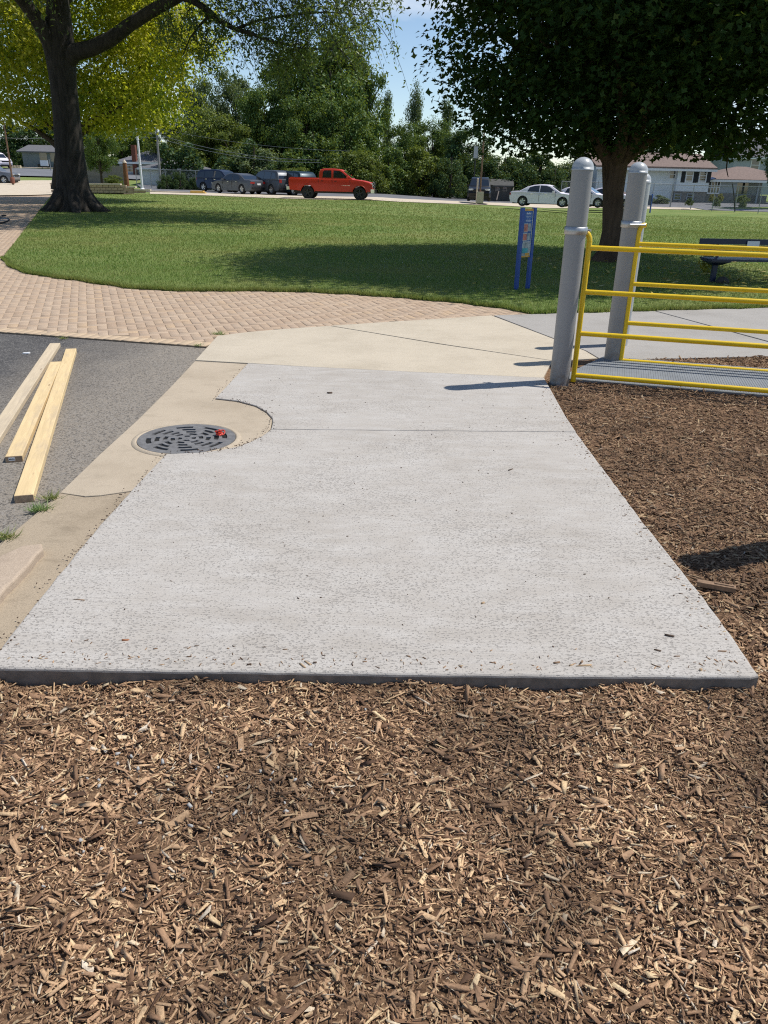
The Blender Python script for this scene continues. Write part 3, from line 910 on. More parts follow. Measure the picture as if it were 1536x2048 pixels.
F_ = np.stack([i[:-1, :-1].ravel(), i[:-1, 1:].ravel(), i[1:, 1:].ravel(), i[1:, :-1].ravel()], 1)
c_ = V_[F_].mean(1)
okf = ((c_[:, 1] < 2.34) & (c_[:, 0] > -1.40)) | ((c_[:, 0] > edge_x(c_[:, 1]) - 0.05) & (c_[:, 1] >= 2.2))
patch_far = Gs([(1240, 721), (1262, 720), (1400, 717), (1560, 712.5), (1800, 717), (1800, 800), (1536, 755)])
okf &= ((far_line(c_[:, 0], c_[:, 1]) < 0.02)) | pin(patch_far, c_)
F_ = F_[okf]
link_struct("mulch_bed", np_mesh("mulch_bed", V_, F_, True), M['mulchbase'], "brown fines and soil under the loose wood chips", "mulch bed")

def chips(P, L, W, H, yaw, tilt, roll, small=False):
    """N little tapered splinters"""
    N = len(P)
    t = np.array([(-1, -1, -1), (1, -1, -1), (1, 1, -1), (-1, 1, -1), (-1, -1, 1), (1, -1, 1), (1, 1, 1), (-1, 1, 1)], float) * 0.5
    v = np.repeat(t[None], N, 0) + rng.uniform(-0.16, 0.16, (N, 8, 3)) * np.array([1, 1, 0.8])
    tp = rng.uniform(0.35, 1.0, (N, 1)); v[:, [1, 2, 5, 6], 1] *= tp
    tp = rng.uniform(0.5, 1.0, (N, 1)); v[:, [0, 3, 4, 7], 1] *= tp
    sh = rng.uniform(-0.25, 0.25, N); v[:, [2, 3, 6, 7], 0] += sh[:, None]
    v *= np.stack([L, W, H], 1)[:, None, :]
    cy, sy = np.cos(yaw)[:, None], np.sin(yaw)[:, None]
    ct, st = np.cos(tilt)[:, None], np.sin(tilt)[:, None]
    cr_, sr = np.cos(roll)[:, None], np.sin(roll)[:, None]
    x, y, z = v[..., 0], v[..., 1], v[..., 2]
    y, z = y * cr_ - z * sr, y * sr + z * cr_
    x, z = x * ct - z * st, x * st + z * ct
    x, y = x * cy - y * sy, x * sy + y * cy
    v = np.stack([x, y, z], 2) + P[:, None, :]
    q = np.array([(4, 5, 6, 7), (0, 1, 5, 4), (1, 2, 6, 5), (2, 3, 7, 6), (3, 0, 4, 7)])
    if small: q = q[[0, 1, 3]]
    f = (q[None] + (np.arange(N) * 8)[:, None, None]).reshape(-1, 4)
    return v.reshape(-1, 3), f
def scatter(n, x0, x1, y0, y1, test):
    p = np.stack([rng.uniform(x0, x1, n), rng.uniform(y0, y1, n)], 1)
    return p[test(p)]
walk_poly = nearp
def front_ok(p): return (p[:, 0] > -1.335) & (~pin(nearp, p)) & (~pin(low, p))
B = []
def add_chips(p, lmean, lsd, ratio, thick, lift, tilt):
    n = len(p)
    L = np.clip(np.exp(rng.normal(math.log(lmean), lsd, n)), 0.006, 0.075)
    W = np.clip(L * rng.uniform(ratio[0], ratio[1], n), 0.0022, 0.019)
    H = np.clip(rng.uniform(0.6, 1.4, n) * thick, 0.0012, 0.008)
    z = MZ(p[:, 0], p[:, 1]) + rng.uniform(0.0, lift, n)
    B.append(chips(np.stack([p[:, 0], p[:, 1], z], 1), L, W, H, rng.uniform(0, 2 * math.pi, n), rng.normal(0, tilt, n), rng.normal(0, tilt * 1.3, n), lmean < 0.02))
# front bed
add_chips(scatter(73000, -1.75, 1.95, 0.72, 2.34, front_ok), 0.0105, 0.42, (0.18, 0.55), 0.0014, 0.006, 0.30)
add_chips(scatter(17000, -1.75, 1.95, 0.72, 2.34, front_ok), 0.0195, 0.42, (0.14, 0.46), 0.0019, 0.011, 0.26)
add_chips(scatter(2200, -1.75, 1.95, 0.72, 2.34, front_ok), 0.034, 0.30, (0.14, 0.45), 0.0026, 0.015, 0.22)
add_chips(scatter(11000, -1.75, 1.95, 0.72, 2.34, front_ok), 0.026, 0.40, (0.06, 0.14), 0.0022, 0.014, 0.3)
add_chips(scatter(16000, -1.4, 4.5, -1.0, 2.34, lambda p: front_ok(p) & ((p[:, 0] < -1.7) | (p[:, 0] > 1.9) | (p[:, 1] < 0.76))), 0.026, 0.4, (0.2, 0.5), 0.004, 0.012, 0.28)
# bed on the right of the walk
MA = P1 + GN * 0.13   # near edge of the mat
def right_ok(p): return (p[:, 0] > edge_x(p[:, 1]) + 0.012) & (((p[:, 0] - MA[0]) * GN[0] + (p[:, 1] - MA[1]) * GN[1]) < 0.03)
add_chips(scatter(40000, 1.2, 4.2, 2.2, 6.7, right_ok), 0.019, 0.45, (0.12, 0.42), 0.0026, 0.008, 0.26)
add_chips(scatter(20000, 1.2, 4.2, 2.2, 6.7, right_ok), 0.030, 0.36, (0.08, 0.26), 0.003, 0.012, 0.26)
add_chips(scatter(7000, 1.2, 2.6, 2.2, 4.2, right_ok), 0.017, 0.4, (0.15, 0.45), 0.0026, 0.008, 0.28)
# far patch beyond the mat
add_chips(scatter(9000, 2.0, 5.2, 6.3, 8.2, lambda p: pin(patch_far, p)), 0.032, 0.4, (0.12, 0.4), 0.004, 0.014, 0.3)
nv = 0; VV = []; FF = []
for v, f in B:
    VV.append(v); FF.append(f + nv); nv += len(v)
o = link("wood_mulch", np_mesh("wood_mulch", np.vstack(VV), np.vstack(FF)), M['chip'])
tag(o, "loose brown wood chip mulch spread in front of and beside the walkway", "mulch", kind='stuff')
print("chips", sum(len(f) for f in FF) * 2)

# pale gravel crumbs and bits mixed into the near mulch
n = 38
p = np.stack([rng.normal(-0.55, 0.22, n), rng.normal(1.75, 0.16, n)], 1)
z = MZ(p[:, 0], p[:, 1]) + 0.012
v, f = chips(np.stack([p[:, 0], p[:, 1], z], 1), rng.uniform(0.004, 0.013, n), rng.uniform(0.004, 0.010, n), rng.uniform(0.004, 0.007, n), rng.uniform(0, 6, n), rng.normal(0, .3, n), rng.normal(0, .3, n))
tag(link("gravel", np_mesh("gravel", v, f), simple("pale gravel", (0.42, 0.41, 0.39), 0.8)), "pale gravel crumbs mixed into the mulch below the walkway edge", "gravel", kind='stuff')

# chips one can point at, lying on the walkway
def lone(px, py, L, W, H, yaw, m, label, group="wood chips scattered on the concrete walkway", z=0.012, cat="wood chip", name="wood_chip"):
    g = G(px, py, z)
    v, f = chips(np.array([[0, 0, H / 2]]), np.array([L]), np.array([W]), np.array([H]), np.array([0.0]), np.array([0.03]), np.array([0.04]))
    o = link(name, np_mesh(name, v, f), m)
    o.location = (g[0], g[1], z); o.rotation_euler = (0, 0, yaw)
    tag(o, label, cat, group)
cdark = simple("dark chip wood", (0.10, 0.065, 0.045), 0.85, var=0.3, scale=60)
cmid = simple("brown chip wood", (0.24, 0.15, 0.09), 0.85, var=0.3, scale=60)
clight = simple("pale chip wood", (0.45, 0.31, 0.18), 0.85, var=0.25, scale=60)
corange = simple("orange chip wood", (0.36, 0.15, 0.07), 0.85, var=0.25, scale=60)
for a in [(251, 1281, .022, .010, .004, .1, corange, "small orange brown wood chip alone on the left part of the walkway"),
          (1341, 1273, .028, .010, .007, -.3, cdark, "stubby dark wood chip near the right front corner of the walkway"),
          (1314, 1301, .020, .006, .004, -.5, cdark, "thin dark wood chip just below the stubby dark one on the walkway"),
          (1444, 1303, .026, .005, .004, -.05, cmid, "flat brown wood chip closest to the right front corner of the walkway"),
          (1353, 1313, .020, .005, .003, .05, cmid, "small flat brown wood chip between the stubby and the corner chip"),
          (1309, 1331, .026, .003, .003, -.7, cmid, "needle thin brown splinter near the right front edge of the walkway"),
          (1401, 1341, .012, .009, .006, .4, clight, "little round pale wood crumb on the front edge near the right corner"),
          (1115, 1326, .020, .008, .005, .2, cmid, "small brown wood chip in the cluster by the front edge, leftmost"),
          (1143, 1331, .016, .006, .005, .5, clight, "small pale wood chip in the middle of the front edge cluster"),
          (1165, 1332, .042, .005, .004, .08, clight, "long pale splinter at the right end of the front edge cluster"),
          (1163, 1325, .016, .008, .006, 1.0, cmid, "stubby brown chip lying against the long pale splinter"),
          (498, 1330, .014, .006, .005, .3, cdark, "small dark wood chip by the front edge, left of the curled chip"),
          (604, 1331, .026, .008, .004, -.9, clight, "curled pale wood chip at the front edge in the middle of the walkway"),
          (616, 1327, .030, .005, .004, -.8, clight, "slim pale splinter beside the curled chip at the front edge"),
          (629, 1326, .012, .006, .005, .1, cdark, "small dark wood chip right of the slim pale splinter"),
          (466, 1329, .016, .005, .004, .9, clight, "tiny tan chip leaning by the front edge, left half"),
          (966, 1207, .014, .009, .006, .6, clight, "lone tan wood curl in the middle right of the walkway"),
          (160, 1200, .046, .003, .003, -.15, cmid, "hair thin dry stem lying on the left of the walkway"),
          (661, 787, .035, .022, .012, .2, cdark, "dark clod on the far half of the walkway"),
          (1021, 940, .034, .008, .005, .7, cdark, "dark chip beside the mulch edge halfway up the walkway"),
          (1290, 1057, .020, .006, .004, 0, cdark, "small dark chip near the right edge above the shadow band")]:
    lone(*a)
# wooden offcut lying at the walkway's edge
mb = MB(); g0, g1 = G(1393, 1170, 0.0), G(1470, 1184, 0.0)
Ln = np.linalg.norm(g1 - g0)
mb.box((0, 0, 0.012), (Ln, 0.030, 0.020)); mb.box((Ln * .2, 0.004, 0.0235), (Ln * .5, 0.012, 0.004))
o = link("wood_offcut", mb.mesh("wood_offcut"), cmid)
o.location = [(g0[k] + g1[k]) / 2 for k in range(2)] + [0.0]; o.rotation_euler = (0, 0, math.atan2(g1[1] - g0[1], g1[0] - g0[0]))
tag(o, "brown wooden offcut stick lying in the mulch against the walkway edge", "wood stick")
# crumbs of dirt along the joints
n = 260
tt = rng.uniform(0, 1, n)
seg = [np.array(p) for p in Gs(slab_left)]
ii = rng.integers(0, len(seg) - 1, n)
p = np.array([seg[a] * (1 - t) + seg[a + 1] * t for a, t in zip(ii, tt)]) + rng.normal(0, 0.02, (n, 2))
extra = np.stack([rng.uniform(-1.1, 1.2, 120), rng.uniform(2.4, 6.5, 120)], 1)
p = np.vstack([p, extra[pin(nearp, extra) | pin(farp, extra)]])
fr_ = np.array(Gs([(0, 1330), (700, 1345), (1500, 1350)])); t = rng.uniform(0, 1, (150, 1)); e_a = np.where(t < .5, fr_[0] + (fr_[1] - fr_[0]) * t * 2, fr_[1] + (fr_[2] - fr_[1]) * (t * 2 - 1)) + np.array([0, 1.0]) * np.abs(rng.normal(0, .06, (150, 1)))
yv = rng.uniform(2.3, 6.4, (170, 1)); e_b = np.concatenate([edge_x(yv) - np.abs(rng.normal(0, .05, (170, 1))) - .012, yv], 1)
fb = np.vstack([e_a, e_b]); fb = fb[pin(nearp, fb) | pin(farp, fb)]; nf = len(fb)
v, f = chips(np.stack([fb[:, 0], fb[:, 1], np.full(nf, 0.0135)], 1), rng.uniform(0.004, 0.016, nf), rng.uniform(0.0015, 0.005, nf), rng.uniform(0.001, 0.003, nf), rng.uniform(0, 6, nf), np.zeros(nf), np.zeros(nf))
tag(link("wood_crumbs", np_mesh("wood_crumbs", v, f), M['chip']), "small wood crumbs strayed from the mulch onto the walkway edges", "debris", kind='stuff')
n = len(p)
v, f = chips(np.stack([p[:, 0], p[:, 1], np.full(n, 0.013)], 1), rng.uniform(0.003, 0.010, n), rng.uniform(0.003, 0.007, n), rng.uniform(0.002, 0.005, n), rng.uniform(0, 6, n), np.zeros(n), np.zeros(n))
tag(link("debris", np_mesh("debris", v, f), cdark), "dark crumbs of dirt along the concrete joints", "debris", kind='stuff')

# ---- ribbed grey mat between the gates
mat_n = P1 + GN * 0.115 - GDIR * 0.02
mat_w = float((P2 - P1) @ GN) - 0.02
ma = [mat_n, mat_n + GDIR * 3.4, mat_n + GDIR * 3.4 + GN * mat_w, mat_n + GN * mat_w + GDIR * 0.35]
mb = MB()
mb.prism(ccw([tuple(q) for q in ma]), -0.06, 0.016)
rb = MB()
k_ = 0
while k_ < 165:
    d0 = 0.03 + k_ * 0.020
    s0 = max(0.012, 0) if d0 < 3.37 else 0
    hi = mat_w - 0.012 if d0 > 0.38 else mat_w * (d0 / 0.38) - 0.012
    a_ = mat_n + GDIR * d0 + GN * 0.012
    if hi > 0.03:
        rb.box((*(a_ + GN * (hi - 0.012) / 2), 0.0165), (0.0155, hi - 0.012, 0.003), rz=math.atan2(GDIR[1], GDIR[0]))
    k_ += 1
mo = tag(mb.build("rubber_mat", M['mat']), "grey ribbed rubber mat lying between the two yellow gates", "mat")
tag(rb.build("ribs", M['mat'], mo), kind='stuff')

# ---- grass blades on the lawn
def blades(p, z, h, wd, lean):
    n = len(p)
    yaw = rng.uniform(0, 2 * math.pi, n)
    dx, dy = np.cos(yaw), np.sin(yaw)
    la = rng.uniform(0.1, lean, n); ly = rng.uniform(0, 2 * math.pi, n)
    hh = h * rng.uniform(0.5, 1.25, n)
    b0 = np.stack([p[:, 0] - dx * wd / 2, p[:, 1] - dy * wd / 2, z], 1)
    b1 = np.stack([p[:, 0] + dx * wd / 2, p[:, 1] + dy * wd / 2, z], 1)
    t = np.stack([p[:, 0] + np.cos(ly) * la * hh, p[:, 1] + np.sin(ly) * la * hh, z + hh], 1)
    v = np.stack([b0, b1, t], 1).reshape(-1, 3)
    f = np.arange(3 * n).reshape(n, 3)
    return v, f
BL = []
def grass_area(n, x0, x1, y0, y1, h, wd, lean=0.9, poly=None):
    p = np.stack([rng.uniform(x0, x1, n), rng.uniform(y0, y1, n)], 1)
    p = p[pin(poly if poly else lawn_outline, p)]
    # thin out towards nothing outside the picture's width
    p = p[np.abs(p[:, 0]) < 3.0 + p[:, 1] * 0.62]
    BL.append(blades(p, LZ + T(p[:, 0], p[:, 1]) - 0.004, h, wd, lean))
grass_area(110000, -8.5, 7.5, 8.5, 14.5, 0.038, 0.009)
grass_area(90000, -11, 12, 14.5, 22, 0.042, 0.014)
grass_area(90000, -15, 22, 22, 36, 0.05, 0.022)
grass_area(60000, -22, 30, 36, 60, 0.055, 0.035)
# ragged fringe hanging over the near edge
fr = np.array(lawn_edge + walk_edge[1:]); q = []
for a in range(len(fr) - 1):
    L = np.linalg.norm(fr[a + 1] - fr[a]); k = int(L * 1500)
    t = rng.uniform(0, 1, (k, 1)); q.append(fr[a] * (1 - t) + fr[a + 1] * t)
q = np.vstack(q); q += np.abs(rng.normal(0, 0.05, q.shape)) * np.array([0.2, 1]) - np.array([0, 0.035]) + 0.03 * np.sin(q[:, :1] * 9) * np.array([0, 1])
BL.append(blades(q, np.full(len(q), 0.0), 0.065, 0.010, 1.0))
nv = 0; VV = []; FF = []
for v, f in BL:
    VV.append(v); FF.append(f + nv); nv += len(v)
tag(link("grass", np_mesh("grass", np.vstack(VV), np.vstack(FF)), M['blade']), "short green grass blades of the mown lawn", "grass", kind='stuff')
# fallen yellow leaves under the right-hand maple
n = 260
p = np.stack([rng.normal(5.9, 1.7, n), rng.normal(14.2, 2.2, n)], 1)
p = p[pin(lawn_outline, p) & (p[:, 1] > 11.6)]
n = len(p)
v, f = chips(np.stack([p[:, 0], p[:, 1], np.full(n, LZ + 0.045)], 1), rng.uniform(0.04, 0.10, n), rng.uniform(0.03, 0.08, n), np.full(n, 0.004), rng.uniform(0, 6, n), rng.normal(0, .35, n), rng.normal(0, .35, n))
tag(link("fallen_leaves", np_mesh("fallen_leaves", v, f), M['dead']), "scattered fallen yellow leaves on the grass under the maple", "leaves", kind='stuff')

# ================================================================== THINGS NEAR
# ---- grey posts
def post(px, py, label, h=1.70, r=0.079, clamp=None, group="grey steel posts with domed caps"):
    g = G(px, py)
    e = empty("gate_post", (g[0], g[1], 0), label, "post", group=group)
    mb = MB(); mb.lathe([(r, -0.25), (r, h - r * 0.95)], n=32); mb.build("shaft", M['postgrey'], e, True)
    mb = MB()
    pr = [(r + 0.003, h - r * 1.0), (r + 0.003, h - r * 0.85)] + [((r + 0.002) * math.cos(a), h - r * 0.85 + (r * 0.98) * math.sin(a)) for a in np.linspace(0.0, math.pi / 2 - 0.01, 9)]
    mb.lathe(pr, n=32); mb.build("cap", M['capgrey'], e, True)
    if clamp is not None:
        z, d = clamp
        mb = MB()
        mb.lathe([(r + 0.002, z - 0.028), (r + 0.009, z - 0.026), (r + 0.009, z + 0.026), (r + 0.002, z + 0.028)], n=32)
        a = math.atan2(d[1], d[0]); L = float(np.hypot(*d))
        for s in (-1, 1):
            n_ = np.array([-math.sin(a), math.cos(a)]) * s
            p0 = np.array([math.cos(a), math.sin(a)]) * (r * 0.75) + n_ * 0.062
            p1 = np.array([math.cos(a), math.sin(a)]) * (L + 0.01) + n_ * 0.026
            c = (p0 + p1) / 2; dd = p1 - p0
            mb.box((c[0], c[1], z), (float(np.hypot(*dd)), 0.007, 0.040), rz=math.atan2(dd[1], dd[0]))
        mb.tube([(math.cos(a) * (L - .035), math.sin(a) * (L - .035), z - .0), (math.cos(a) * (L + 0.02), math.sin(a) * (L + 0.02), z)], 0.02, 12)
        ca = np.array([math.cos(a), math.sin(a)]) * (r + 0.03)
        mb.tube([(ca[0] + math.sin(a) * 0.075, ca[1] - math.cos(a) * 0.075, z), (ca[0] - math.sin(a) * 0.075, ca[1] + math.cos(a) * 0.075, z)], 0.009, 8)
        mb.build("clamp", M['steel'], e, True)
    return e

def gate(px, py, ztop, zs, label, zb, bend=-1):
    g = G(px, py)[:2]
    e = empty("metal_gate", (g[0], g[1], 0), label, "gate", rz=math.atan2(GDIR[1], GDIR[0]), group="yellow tube gates beside the grey mat")
    r = 0.0215
    mb = MB()
    pts = [(0, 0, zb), (0, 0, ztop - 0.09)]
    for a in np.linspace(0, math.pi / 2, 6)[1:]:
        pts.append((bend * 0.075 * (1 - math.cos(a)), 0.02 * (1 - math.cos(a)), ztop - 0.09 + 0.075 * math.sin(a)))
    pts.append((bend * 0.105, 0.03, ztop - 0.015))
    mb.tube(pts, r, 14); mb.build("stile", M['yellow'], e, True)
    for z in zs:
        mb = MB(); mb.tube([(0.012, 0, z), (2.55, 0, z)], r * 0.93, 14); mb.build("rail", M['yellow'], e, True)
    mb = MB(); mb.tube([(2.56, 0, zb), (2.56, 0, ztop - 0.02)], r, 14); mb.build("stile", M['yellow'], e, True)
    return e
g1 = G(1146, 763)[:2]; g2 = G(1241, 724)[:2]
c1 = g1 + GDIR * -0.11 - P1; c2 = g2 + GDIR * -0.09 - P2
post(1118, 766, "grey domed steel post at the walkway corner carrying the nearer yellow gate", 1.70, clamp=(1.195, g1 - P1 + GDIR * -0.07))
post(1225, 721, "grey domed steel post at the far mat corner carrying the farther yellow gate", 1.695, clamp=(1.205, g2 - P2 + GDIR * -0.05))
gate(1146, 763, 1.205, (1.065, 0.73, 0.40, 0.055), "nearer yellow tube gate with four rails standing over the mulch", 0.0)
gate(1241, 724, 1.215, (1.045, 0.705, 0.36, 0.015), "farther yellow tube gate with four rails at the back of the mat", -0.02, 0.45)
q = P1 + GDIR * 2.75 + GN * 0.0
# posts that carry the far ends of the gates, and the post whose shadow crosses the mulch
def post_at(x, y, label):
    e = empty("gate_post", (x, y, 0), label, "post", group="grey steel posts with domed caps")
    mb = MB(); mb.lathe([(.083, -0.25), (.083, 1.62)], n=32); mb.build("shaft", M['postgrey'], e, True)
    mb = MB(); mb.lathe([(.086, 1.61), (.086, 1.63)] + [(.085 * math.cos(a), 1.63 + .081 * math.sin(a)) for a in np.linspace(0, 1.56, 9)], n=32); mb.build("cap", M['capgrey'], e, True)
bt = G(1366, 1129)
post_at(bt[0] + 0.98, bt[1] + 0.33, "grey domed post at the mulch's edge whose shadow crosses the bed")
pb = G(1243, 715)[:2] + np.array([0.22, 0.45])
e = None

# third grey post half hidden behind the second one
gp3 = AtY(1288, 357, 8.05)
e3 = empty("gate_post", (gp3[0] - 0.004, 8.05, 0), "grey domed post almost hidden behind the far gate post", "post", group="grey steel posts with domed caps")
mb = MB(); mb.lathe([(.070, -0.1), (.070, 1.55)], n=24); mb.build("shaft", M['capgrey'], e3, True)
mb = MB(); mb.lathe([(.073, 1.54), (.073, 1.56)] + [(.071 * math.cos(a), 1.56 + .07 * math.sin(a)) for a in np.linspace(0, 1.56, 8)], n=24); mb.build("cap", M['capgrey'], e3, True)

# ---- storm drain
dg = empty("drain_grate", (gr_c[0], gr_c[1], 0), "round cast iron storm drain grate with ringed slots set in the gutter", "drain grate")
mb = MB(); mb.lathe([(0.0, 0.0012), (0.30, 0.0012)], n=48); mb.build("painted_void", M['black'], dg, True)  # flat black disc on the gutter, painting the shade of a hole below the slots
mb = MB(); mb.lathe([(0.338, 0.0), (0.334, 0.006), (0.315, 0.010), (0.309, 0.010), (0.304, 0.003)], n=64); mb.build("frame", M['gutter'], dg, True)
rad = [0.004, 0.020, 0.030, 0.056, 0.074, 0.101, 0.119, 0.148, 0.168, 0.198, 0.219, 0.250, 0.302]
slots = {2: 4, 4: 6, 6: 8, 8: 8, 10: 8}
NA = 96
mb = MB(); v = []
for r in rad:
    for k in range(NA):
        a = 2 * math.pi * k / NA
        v.append((r * math.cos(a), r * math.sin(a), 0.0085))
fs = []
solid = {}
for i_ in range(len(rad) - 1):
    for k in range(NA):
        s = True
        if i_ in slots:
            n_ = slots[i_]; ph = (k + (i_ * 5)) % (NA // n_) / (NA / n_)
            if 0.22 < ph < 0.78: s = False
        if i_ == 3 or i_ == 1: pass
        solid[(i_, k)] = s
vb = [(x, y, 0.0015) for x, y, z in v]; nv_ = len(v)
for (i_, k), s in solid.items():
    if not s: continue
    a, b = i_ * NA + k, i_ * NA + (k + 1) % NA; c, d = b + NA, a + NA
    fs.append((a, d, c, b)[::-1])
    for (p_, q_), nb_ in (((a, b), (i_ - 1, k)), ((d, c), (i_ + 1, k)), ((a, d), (i_, (k - 1) % NA)), ((b, c), (i_, (k + 1) % NA))):
        if not solid.get(nb_, False): fs.append((p_, q_, q_ + nv_, p_ + nv_))
mb.add(v + vb, fs); mb.build("grate", M['iron'], dg, True)
# red plastic tie caught on the grate
tp = G(441, 870, 0.01)
mb = MB()
for k in range(5):
    a0 = rng.uniform(0, 6.28); pts = []
    for t in np.linspace(0, 1, 9):
        a = a0 + t * 5.0
        pts.append((0.032 * math.cos(a) * (0.5 + 0.5 * t) + 0.008 * k - 0.015, 0.022 * math.sin(a), 0.008 + 0.045 * t * (0.6 + 0.1 * k) + 0.006 * math.sin(a * 2)))
    mb.tube(pts, 0.0055, 6)
mb.box((-0.012, -0.01, 0.018), (0.05, 0.012, 0.022), rz=0.5)
o = link("plastic_clip", mb.mesh("plastic_clip"), M['red']); o.location = (tp[0], tp[1], 0.008); o.scale = (.72, .8, .72)
tag(o, "crumpled bright red plastic clip lying on the drain grate", "plastic clip")

# ---- lumber
def plank(pn, pf, zt, m, label, sticker=False, wd=0.093):
    """pn/pf: pixel of the middle of the top end edge, near and far"""
    a, b = G(*pn, zt), G(*pf, zt)
    d = b - a; L = float(np.linalg.norm(d[:2])); ang = math.atan2(d[1], d[0])
    e = empty("lumber_plank", ((a[0] + b[0]) / 2, (a[1] + b[1]) / 2, -0.018), label, "plank", rz=ang - math.pi / 2, group="three lumber planks lying on the asphalt")
    th_ = zt + 0.018
    bm = bmesh.new(); bmesh.ops.create_cube(bm, size=1.0)
    bmesh.ops.scale(bm, vec=(wd, L, th_), verts=bm.verts); bmesh.ops.translate(bm, vec=(0, 0, th_ / 2), verts=bm.verts)
    bmesh.ops.bevel(bm, geom=list(bm.edges), offset=0.004, segments=2, profile=0.5, affect='EDGES')
    for f in bm.faces:
        if abs(f.normal.y) > 0.9: f.material_index = 1
    me = bpy.data.meshes.new("board"); bm.to_mesh(me); bm.free()
    me.materials.append(m); me.materials.append(M['endgrain'])
    link("board", me, None, e, True)
    if sticker:
        mb = MB(); mb.box((-0.012, -L / 2 - 0.001, th_ * 0.52), (0.034, 0.0012, th_ * 0.5))
        s = mb.build("sticker", M['white'], e, True)
        mb = MB()
        for k in range(5): mb.box((-0.024 + 0.006 * k, -L / 2 - 0.0018, th_ * 0.5), (0.004, 0.0006, th_ * (0.22 if k % 2 else 0.16)))
        mb.build("print", M['trim'], s, True)
    return e
plank((-22, 884), (110, 686), 0.020, M['lumber2'], "weathered plank, leftmost of the three, running out of the picture")
plank((27, 912), (112, 723), 0.020, M['lumber1'], "middle lumber plank with a small printed sticker on its near end", True)
plank((47, 990), (142, 697), 0.024, M['lumber1'], "longest yellow plank, nearest to the concrete gutter")
# dropped bit of litter on the asphalt
mb = MB(); mb.box((0, 0, .004), (.06, .035, .006)); mb.box((.01, .01, .008), (.03, .02, .004), rz=.4)
o = link("paper_scrap", mb.mesh("paper_scrap"), M['white']); g = G(53, 707, -0.018); o.location = (g[0], g[1], -0.018)
tag(o, "pale paper scrap on the asphalt beside the leftmost plank", "litter")

# ---- weeds in the cracks
def weed(px, py, n, h, label, m):
    g = G(px, py)
    p = rng.normal(0, h * 0.55, (n, 2)) * np.array([1.0, 0.5])
    v, f = blades(p, np.zeros(n) - 0.008, h, 0.006, 2.2)
    o = link("weed", np_mesh("weed", v, f), m); o.location = (g[0], g[1], 0)
    tag(o, label, "weed", "weeds growing in the paving joints")
M['weed'] = leaf_mat("weed leaves", [(0, (0.14, 0.20, 0.06)), (0.6, (0.28, 0.30, 0.11)), (1, (0.50, 0.44, 0.22))], 0.35, 0.03)
M['weedg'] = leaf_mat("fresh weed leaves", [(0, (0.12, 0.20, 0.06)), (0.6, (0.24, 0.34, 0.13)), (1, (0.42, 0.50, 0.26))], 0.35, 0.03)
weed(78, 1019, 150, 0.038, "bright green weed tuft nearest the plank end", M['weedg'])
weed(102, 995, 90, 0.036, "dry yellowish weed tuft at the gutter joint above the green one", M['weed'])
weed(12, 1074, 100, 0.042, "straggly weed tuft at the picture's left edge by the worn kerb", M['weed'])
weed(437, 669, 90, 0.05, "small weed at the corner where bricks meet the tan apron", M['weedg'])
weed(397, 691, 50, 0.03, "tiny weed in the end joint of the brick border", M['weedg'])
weed(125, 676, 50, 0.03, "tiny weed along the brick border near the plank tops", M['weed'])

# ---- play sign on two blue posts
s1_, s2_ = G(1032, 579, LZ), G(1055, 577, LZ)
sd = s2_ - s1_; SLn = float(np.hypot(sd[0], sd[1])); sa_ = math.atan2(sd[1], sd[0])
e = empty("play_sign", (s1_[0], s1_[1], LZ), "tall narrow blue play sign with colourful panel in the maple's shade", "sign", rz=sa_)
SH = float(AtY(1042, 415, s1_[1])[2]) - LZ
for x in (0.0, SLn):
    mb = MB(); mb.box((x, 0, SH / 2 - 0.05), (0.050, 0.050, SH + 0.1)); mb.build("leg", M['bluepost'], e, True)
pw, pz0, pz1 = SLn - 0.054, SH * .40, SH - 0.015
mb = MB(); mb.box((SLn / 2, 0, (pz0 + pz1) / 2), (pw, 0.02, pz1 - pz0))
pn = mb.build("panel", simple("panel blue", (0.012, 0.09, 0.32), 0.45), e, True)
def rect(nm, x0, x1, z0, z1, m, k=0):
    mb = MB(); y = -0.0105 - 0.0012 * k
    mb.box((0.027 + pw * (x0 + x1) / 2, y, pz0 + (pz1 - pz0) * (z0 + z1) / 2), (pw * (x1 - x0), 0.002, (pz1 - pz0) * (z1 - z0)))
    return mb.build(nm, m, pn, True)
cor = simple("panel orange", (0.62, 0.33, 0.06), 0.5); cpk = simple("panel pink", (0.50, 0.17, 0.13), 0.5, var=0.4, scale=12); cw_ = simple("panel pale", (0.55, 0.56, 0.50), 0.5)
ctl = simple("panel teal", (0.05, 0.30, 0.33), 0.5, var=0.5, scale=10); cgy = simple("panel grey", (0.32, 0.36, 0.36), 0.5, var=0.5, scale=14)
for args in [("border", 0, 1, .955, 1.0, cor), ("border", 0, 1, 0, .03, cor), ("border", .93, 1, .03, .955, cw_), ("picture", .1, .52, .52, .70, cw_, 0), ("picture", .12, .50, .535, .685, cpk, 1),
             ("picture", .56, .85, .54, .70, cgy, 0), ("picture", .06, .50, .34, .50, cw_, 0), ("picture", .08, .48, .355, .485, cpk, 1), ("picture", .55, .84, .35, .50, cgy, 0),
             ("picture", .04, .92, .03, .30, cgy, 0), ("picture", .06, .70, .09, .19, ctl, 1), ("picture", .45, .90, .035, .09, cor, 1), ("picture", .1, .88, .305, .33, cw_, 0)]:
    rect(*args)
mb = MB()
for k, (x, h) in enumerate(((.28, .030), (.36, .040), (.44, .026), (.55, .040), (.63, .032), (.71, .036))):
    mb.box((0.027 + pw * x, -0.0125, pz0 + (pz1 - pz0) * (.885 + h / 2)), (pw * .055, 0.002, (pz1 - pz0) * h))
